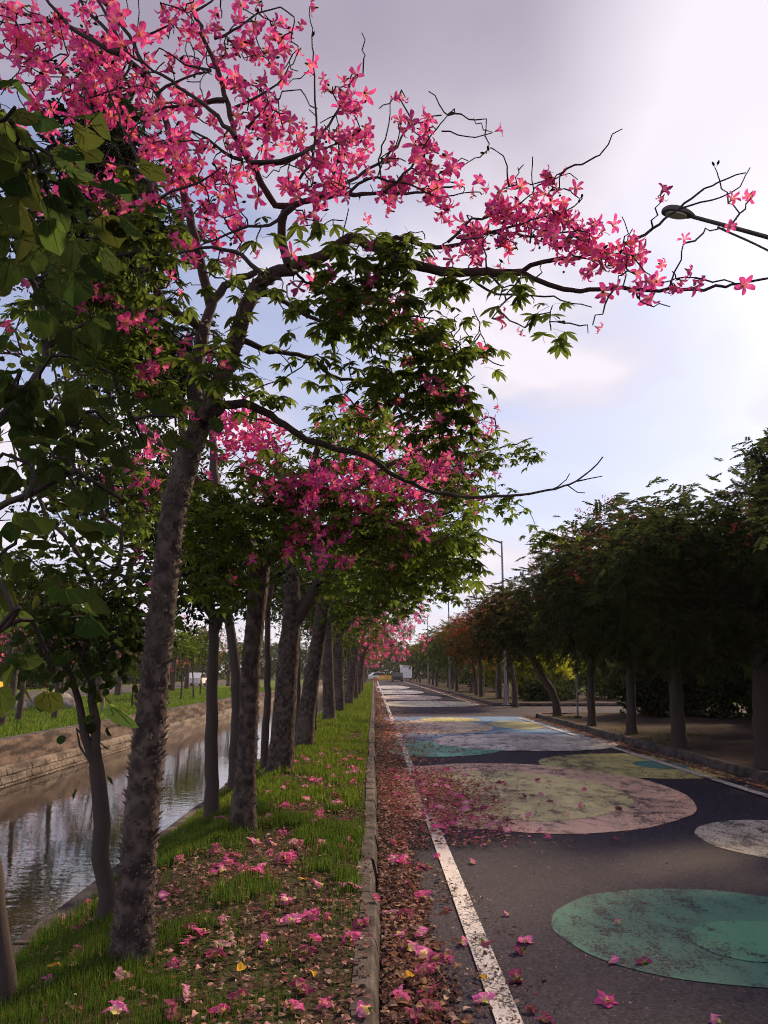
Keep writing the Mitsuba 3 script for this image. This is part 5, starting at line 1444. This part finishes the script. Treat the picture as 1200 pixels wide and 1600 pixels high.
def litter(name, label, P, S, rng, colors, tilt=0.35):
    n = len(P)
    R = lie(rng, n, tilt)
    w = rng.integers(0, len(DRY), n)
    t = np.array(colors)[rng.integers(0, len(colors), n)] * np.exp(rng.normal(0, 0.3, (n, 1)))
    near = P[:, 1] < 7.5
    parts = [scatter(D[i], R[m], P[m], S[m], t[m]) for D, ok in ((DRY, near), (DRY_FAR, ~near)) for i in range(5) for m in [(w == i) & ok] if m.any()]
    v, f, c = join(parts)
    return put(name, (v, f), 'dry_material', color=c, kind='stuff', label=label, cat='dry leaves')


g = np.random.default_rng(55)


def gutter_edge(Y):
    return 0.36 + 0.22 * (meshkit.fbm(np.stack([0 * Y, Y * 0.9, 0 * Y + 3], -1), 3, 2) - 0.35) + 0.06 * np.clip((Y - 8) / 6, 0, 1)


P = []
for y0, y1, n in ((2.4, 7, 5200), (7, 14, 6000), (14, 28, 5500), (28, 70, 4500)):
    Y = g.uniform(y0, y1, n)
    X = 0.05 + np.abs(g.beta(1.0, 1.7, n)) * gutter_edge(Y) * np.where(Y < 8, 0.92, 1.35)
    pile = 0.045 * np.clip(1 - (X - 0.06) / 0.36, 0, 1)
    P.append(np.stack([X, Y, 0.008 + pile * g.uniform(0, 1, n)], 1))
P = np.vstack(P)
litter('gutter_leaf_litter', 'drift of brown dry leaves and wilted petals along the foot of the kerb', P, np.where(P[:, 1] < 14, 1.0, np.where(P[:, 1] < 28, 1.4, 2.2)) * g.uniform(0.55, 1.15, len(P)), g, LIT)
# the bed of wilted petals on the salmon circle
n = 8500
u = g.normal(0, 1, (n, 2))
X = 0.62 + 0.52 * np.abs(g.normal(0, 1, n)) ** 1.0 * np.sign(g.uniform(-0.45, 1, n))
Y = 11.3 + 1.9 * g.normal(0, 1, n)
keep = (X > 0.08) & (Y > 8.0) & (Y < 14.6) & (meshkit.fbm(np.stack([X * 1.6, Y * 1.0, 0 * X], -1), 3, 6) + 0.28 > 0.25 + 0.24 * X)
X, Y = X[keep], Y[keep]
litter('petal_litter', 'thick scatter of wilted pink petals over the near left part of the salmon circle', np.stack([X, Y, 0.03 + 0.015 * g.uniform(0, 1, len(X))], 1), 1.0 * g.uniform(0.6, 1.25, len(X)), g,
       [(0.58, 0.12, 0.24), (0.36, 0.10, 0.13), (0.24, 0.10, 0.08), (0.13, 0.06, 0.05), (0.68, 0.32, 0.36), (0.34, 0.19, 0.13), (0.20, 0.08, 0.06), (0.14, 0.06, 0.045), (0.32, 0.17, 0.12)])
n = 3000
Y = 22 + 5.0 * g.normal(0, 1, n); X = 0.3 + np.abs(g.normal(0, 0.7, n))
keep = (Y > 15) & (X < 2.6)
litter('far_leaf_litter', 'orange brown leaves strewn over the lane beyond the blue band', np.stack([X, Y, 0 * X + 0.03], 1)[keep], 1.5 * g.uniform(0.6, 1.2, n)[keep], g, [(0.42, 0.17, 0.10), (0.34, 0.13, 0.08), (0.48, 0.22, 0.16), (0.22, 0.1, 0.07)])
n = 14000
Y = 2.6 + 18 * g.uniform(0, 1, n) ** 1.5; X = g.uniform(-2.15, -0.02, n)
keep = g.uniform(0, 1, n) < np.clip(1.15 - turf_mask(X, Y), 0.2, 1)
X, Y = X[keep], Y[keep]
litter('verge_leaf_litter', 'dead leaves and shrivelled petals among the verge grass', np.stack([X, Y, ground_z(X, Y) + 0.012 + 0.02 * g.uniform(0, 1, len(X))], 1), g.uniform(0.5, 1.1, len(X)) * np.where(Y > 9, 1.3, 0.9), g, LIT + [np.array((0.42, 0.22, 0.2)), np.array((0.30, 0.12, 0.10))], 0.5)
n = 2600
Y = 9 + 22 * g.uniform(0, 1, n); X = KERB_R - 0.04 - np.abs(g.beta(1, 2.2, n)) * 0.6
litter('right_gutter_litter', 'reddish brown leaves gathered along the right kerb', np.stack([X, Y, 0 * X + 0.028], 1), 1.3 * g.uniform(0.6, 1.2, n), g, LIT)
n = 900
Y = 3.2 + 9 * g.uniform(0, 1, n) ** 1.2; X = 0.5 + 4.6 * g.uniform(0, 1, n) ** 1.9
litter('road_specks', 'small dry bits scattered thinly over the asphalt', np.stack([X, Y, 0 * X + 0.026], 1), g.uniform(0.2, 0.55, n), g, LIT + [np.array((0.42, 0.30, 0.26))], 0.15)
n = 800
Y = 3.0 + 6 * g.uniform(0, 1, n); X = 0.40 + np.abs(g.normal(0, 0.20, n))
keep = meshkit.fbm(np.stack([X * 3, Y * 1.6, 0 * X], -1), 3, 12) > 0.5
litter('gutter_edge_litter', 'loose leaf fragments straying from the gutter over the white line', np.stack([X, Y, 0 * X + 0.028], 1)[keep], 0.75 * g.uniform(0.4, 1.1, n)[keep], g, LIT)

DG = [[shape_group(DRY[i][:2], 'dry_material', color=np.tile(c, (len(DRY[i][0]), 1))) for c in ((0.30, 0.17, 0.10), (0.18, 0.08, 0.055), (0.36, 0.22, 0.15), (0.22, 0.10, 0.08))] for i in range(4)]


def leaf_place(x, y):
    return ('hard against the kerb' if x < 0.16 else 'along the gutter' if x < 0.29 else 'at its road side') + ', ' + ('at the picture bottom' if y < 4.0 else 'a stride farther up' if y < 5.0 else 'farthest up')


n = 170
Y = 2.75 + 3.3 * g.uniform(0, 1, n) ** 1.3; X = 0.07 + 0.42 * g.beta(1.1, 1.5, n)
R = lie(g, n, 0.4)
for k in range(n):
    place('fallen_leaf', DG[g.integers(4)][g.integers(4)], mat(R[k], [X[k], Y[k], 0.05 + 0.012 * g.uniform()], g.uniform(0.9, 1.35)), label=f'curled brown leaf on the drift {leaf_place(X[k], Y[k])}', cat='leaf', group=f'curled leaves on the drift {leaf_place(X[k], Y[k])}')
YL = shape_group(DRY[1][:2], 'dry_material', color=np.tile((0.62, 0.36, 0.05), (len(DRY[1][0]), 1)))
yl = [(490, 1527, 'yellow leaf lying on the verge close to the kerb near the bottom', 1), (473, 1372, 'yellow leaf in the middle of the verge, farther up', 1), (638, 1530, 'yellow leaf in the gutter drift near the bottom', 0), (375, 1517, 'upright yellow leaf on the verge right of the big trunk', 1), (85, 1515, 'yellow leaf in the grass left of the big trunk', 1), (755, 1533, 'yellowish leaf beside the white line near the bottom', 0)]
for px, py, lab, verge_ in yl:
    p = gnd(px, py, 0.16 if verge_ else 0.05)
    place('fallen_leaf', YL, mat(lie(g, 1, 0.3)[0], p + [0, 0, 0.01], 1.5), label=lab, cat='leaf')

# fallen flowers: those on the asphalt one by one where the photograph shows them
FG = [[shape_group((FALLEN[i][0], FALLEN[i][1]), 'petal_material', color=np.clip(FALLEN[i][2] * t, 0, .95)) for t in (np.array([1.1, 1.7, 1.25]), np.array([1.2, 3.2, 1.7]), np.array([0.6, 1.1, 0.6]))] for i in range(len(FALLEN))]


def rng_size():
    return g.uniform(0.85, 1.3)


def lay_flower(p, s, label, group=None, which=None):
    R = rotz(g.uniform(0, 2 * np.pi))
    i = g.integers(len(FALLEN)) if which is None else which
    place('fallen_flower', FG[i][g.integers(3)], mat(R, [p[0], p[1], p[2] - 0.004], s * rng_size()), label=label, cat='flower', group=group)


on_road = [(966, 1444, 'small pink flower lying on the upper part of the dark green circle'), (957, 1503, 'pink flower at the lower rim of the dark green circle, left of two'), (1007, 1505, 'pink flower at the lower rim of the dark green circle, right of two'),
           (949, 1567, 'pink flower alone on the asphalt below the dark green circle'), (793, 1430, 'flat pink petals on bare asphalt right of the white line, highest there'), (822, 1471, 'pink flower right of the white line, upper of a close pair'), (813, 1488, 'pink flower right of the white line, lower of a close pair'),
           (808, 1533, 'pale pink flower right of the white line among leaf crumbs'), (830, 1579, 'pink flower at the bottom right of the white line'), (852, 1595, 'last pink flower cut by the bottom edge of the picture on the asphalt'), (737, 1348, 'pink flower right of the white line just below the salmon circle'),
           (696, 1425, 'pink flower between kerb drift and white line, by itself'), (723, 1475, 'pink flower touching the left side of the white line'), (755, 1477, 'pink flower on top of the white line'), (757, 1565, 'bright pink flower on the white line near the bottom'),
           (640, 1485, 'pink flower on the leaf drift next to the kerb, large'), (695, 1500, 'pink flower between drift and line, one of a pale pair'), (630, 1430, 'pink flower on the leaf drift beside the red line'), (610, 1433, 'pink flower on the leaf drift hard against the kerb face'), (640, 1592, 'pink flower at the bottom edge on the leaf drift'), (620, 1555, 'pink flower on the leaf drift near the bottom, left'),
           (665, 1355, 'pink flower left of the white line just below the salmon circle'), (652, 1360, 'pink flower at the edge of the drift below the salmon circle'), (640, 1380, 'pink flower on the drift where the red line shows'), (586, 1405, 'pink flower lying on top of the kerb'), (1120, 1597, 'pink flower at the bottom edge below the green circle'), (685, 1340, 'pink flower by the white line where the salmon circle begins')]
for px, py, lab in on_road:
    z = 0.15 if 'top of the kerb' in lab else (0.04 if px < 665 else 0.008)
    lay_flower(gnd(px, py, z), g.uniform(0.72, 0.95), lab)
for k in range(52):
    x, y = 0.25 + 1.25 * g.beta(1.2, 1.6), 8.4 + 5.6 * g.beta(1.6, 1.4)
    w = ('near' if y < 10.2 else 'middle' if y < 12.2 else 'far') + ' part of the petal scatter, ' + ('kerb side' if x < 0.6 else 'road side')
    lay_flower([x, y, 0.045], g.uniform(0.8, 1.15), f'pink flower in the {w}', f'flowers in the {w}')
for k in range(22):
    x, y = 1.4 + 1.6 * g.beta(1, 2.2), 8.2 + 4.5 * g.uniform()
    lay_flower([x, y, 0.022], g.uniform(0.7, 1.0), 'stray pink flower on the bare yellow-green part of the salmon circle', 'stray flowers on the salmon circle')
for k in range(20):
    lay_flower([0.08 + 0.3 * g.beta(1.2, 1.3), 3.0 + 5.2 * g.uniform(), 0.055], g.uniform(0.75, 0.95), 'pink flower on the brown leaf drift at the foot of the kerb', 'flowers on the gutter drift')
vf = [(512, 1444), (545, 1477), (567, 1450), (560, 1455), (505, 1578), (337, 1503), (315, 1462), (300, 1460), (350, 1448), (345, 1487), (270, 1515), (470, 1555), (430, 1415), (420, 1440), (345, 1590), (375, 1568), (265, 1595), (180, 1590), (75, 1545), (120, 1460), (100, 1442), (140, 1408), (115, 1497),
      (445, 1415), (500, 1390), (545, 1390), (455, 1445), (490, 1475), (380, 1360), (395, 1365), (423, 1340), (505, 1322), (550, 1322), (440, 1310), (270, 1400), (258, 1408), (330, 1370), (320, 1395), (490, 1440), (290, 1565), (190, 1535), (540, 1420), (520, 1306), (460, 1585), (570, 1590), (360, 1475), (290, 1480), (415, 1480), (475, 1500)]
def verge_place(x, y):
    side = 'close to the kerb' if x > -0.45 else 'in the middle of the verge' if x > -1.05 else 'on the canal side of the verge'
    far = 'at the picture bottom' if y < 4.05 else 'level with the big trunk' if y < 5.0 else 'just beyond the big trunk' if y < 6.3 else 'short of the second trunk' if y < 7.6 else 'between second and third trunks' if y < 11.5 else 'beyond the third trunk'
    return far, side


for px, py in vf:
    p = gnd(px, py, 0.12)
    if p[0] < -0.03:
        for _ in range(3):
            p = gnd(px, py, gz(p[0], p[1]))
        p[2] = gz(p[0], p[1]) + 0.02
    fr, sd = verge_place(p[0], p[1])
    lay_flower(p, g.uniform(0.75, 1.0), f'fallen pink flower {sd}, {fr}', f'fallen flowers {sd}, {fr}')
for k in range(95):
    y = 6.3 + 10 * g.uniform() ** 1.1
    x = -0.8 + 0.35 * g.normal() if g.uniform() < 0.75 else g.uniform(-1.9, -0.15)
    if -2.1 < x < -0.12:
        fr, sd = verge_place(x, y)
        lay_flower([x, y, gz(x, y) + 0.03], g.uniform(0.85, 1.15), f'fallen pink flower {sd}, {fr}', f'fallen flowers {sd}, {fr}')

# ------------------------------------------------------------------ haze
scene['haze_air'] = {'type': 'homogeneous', 'albedo': {'type': 'rgb', 'value': [0.95, 0.95, 0.95]}, 'sigma_t': HAZE}
scene['haze'] = {'type': 'cube', 'to_world': T().translate([0, 400, 15]).scale([720, 720, 18.5]), 'bsdf': {'type': 'null'}, 'interior': {'type': 'ref', 'id': 'haze_air'}}
scene['camera']['medium'] = {'type': 'ref', 'id': 'haze_air'}
tag('haze', 'thin pale haze over the road, trees and canal', 'haze', kind='stuff')
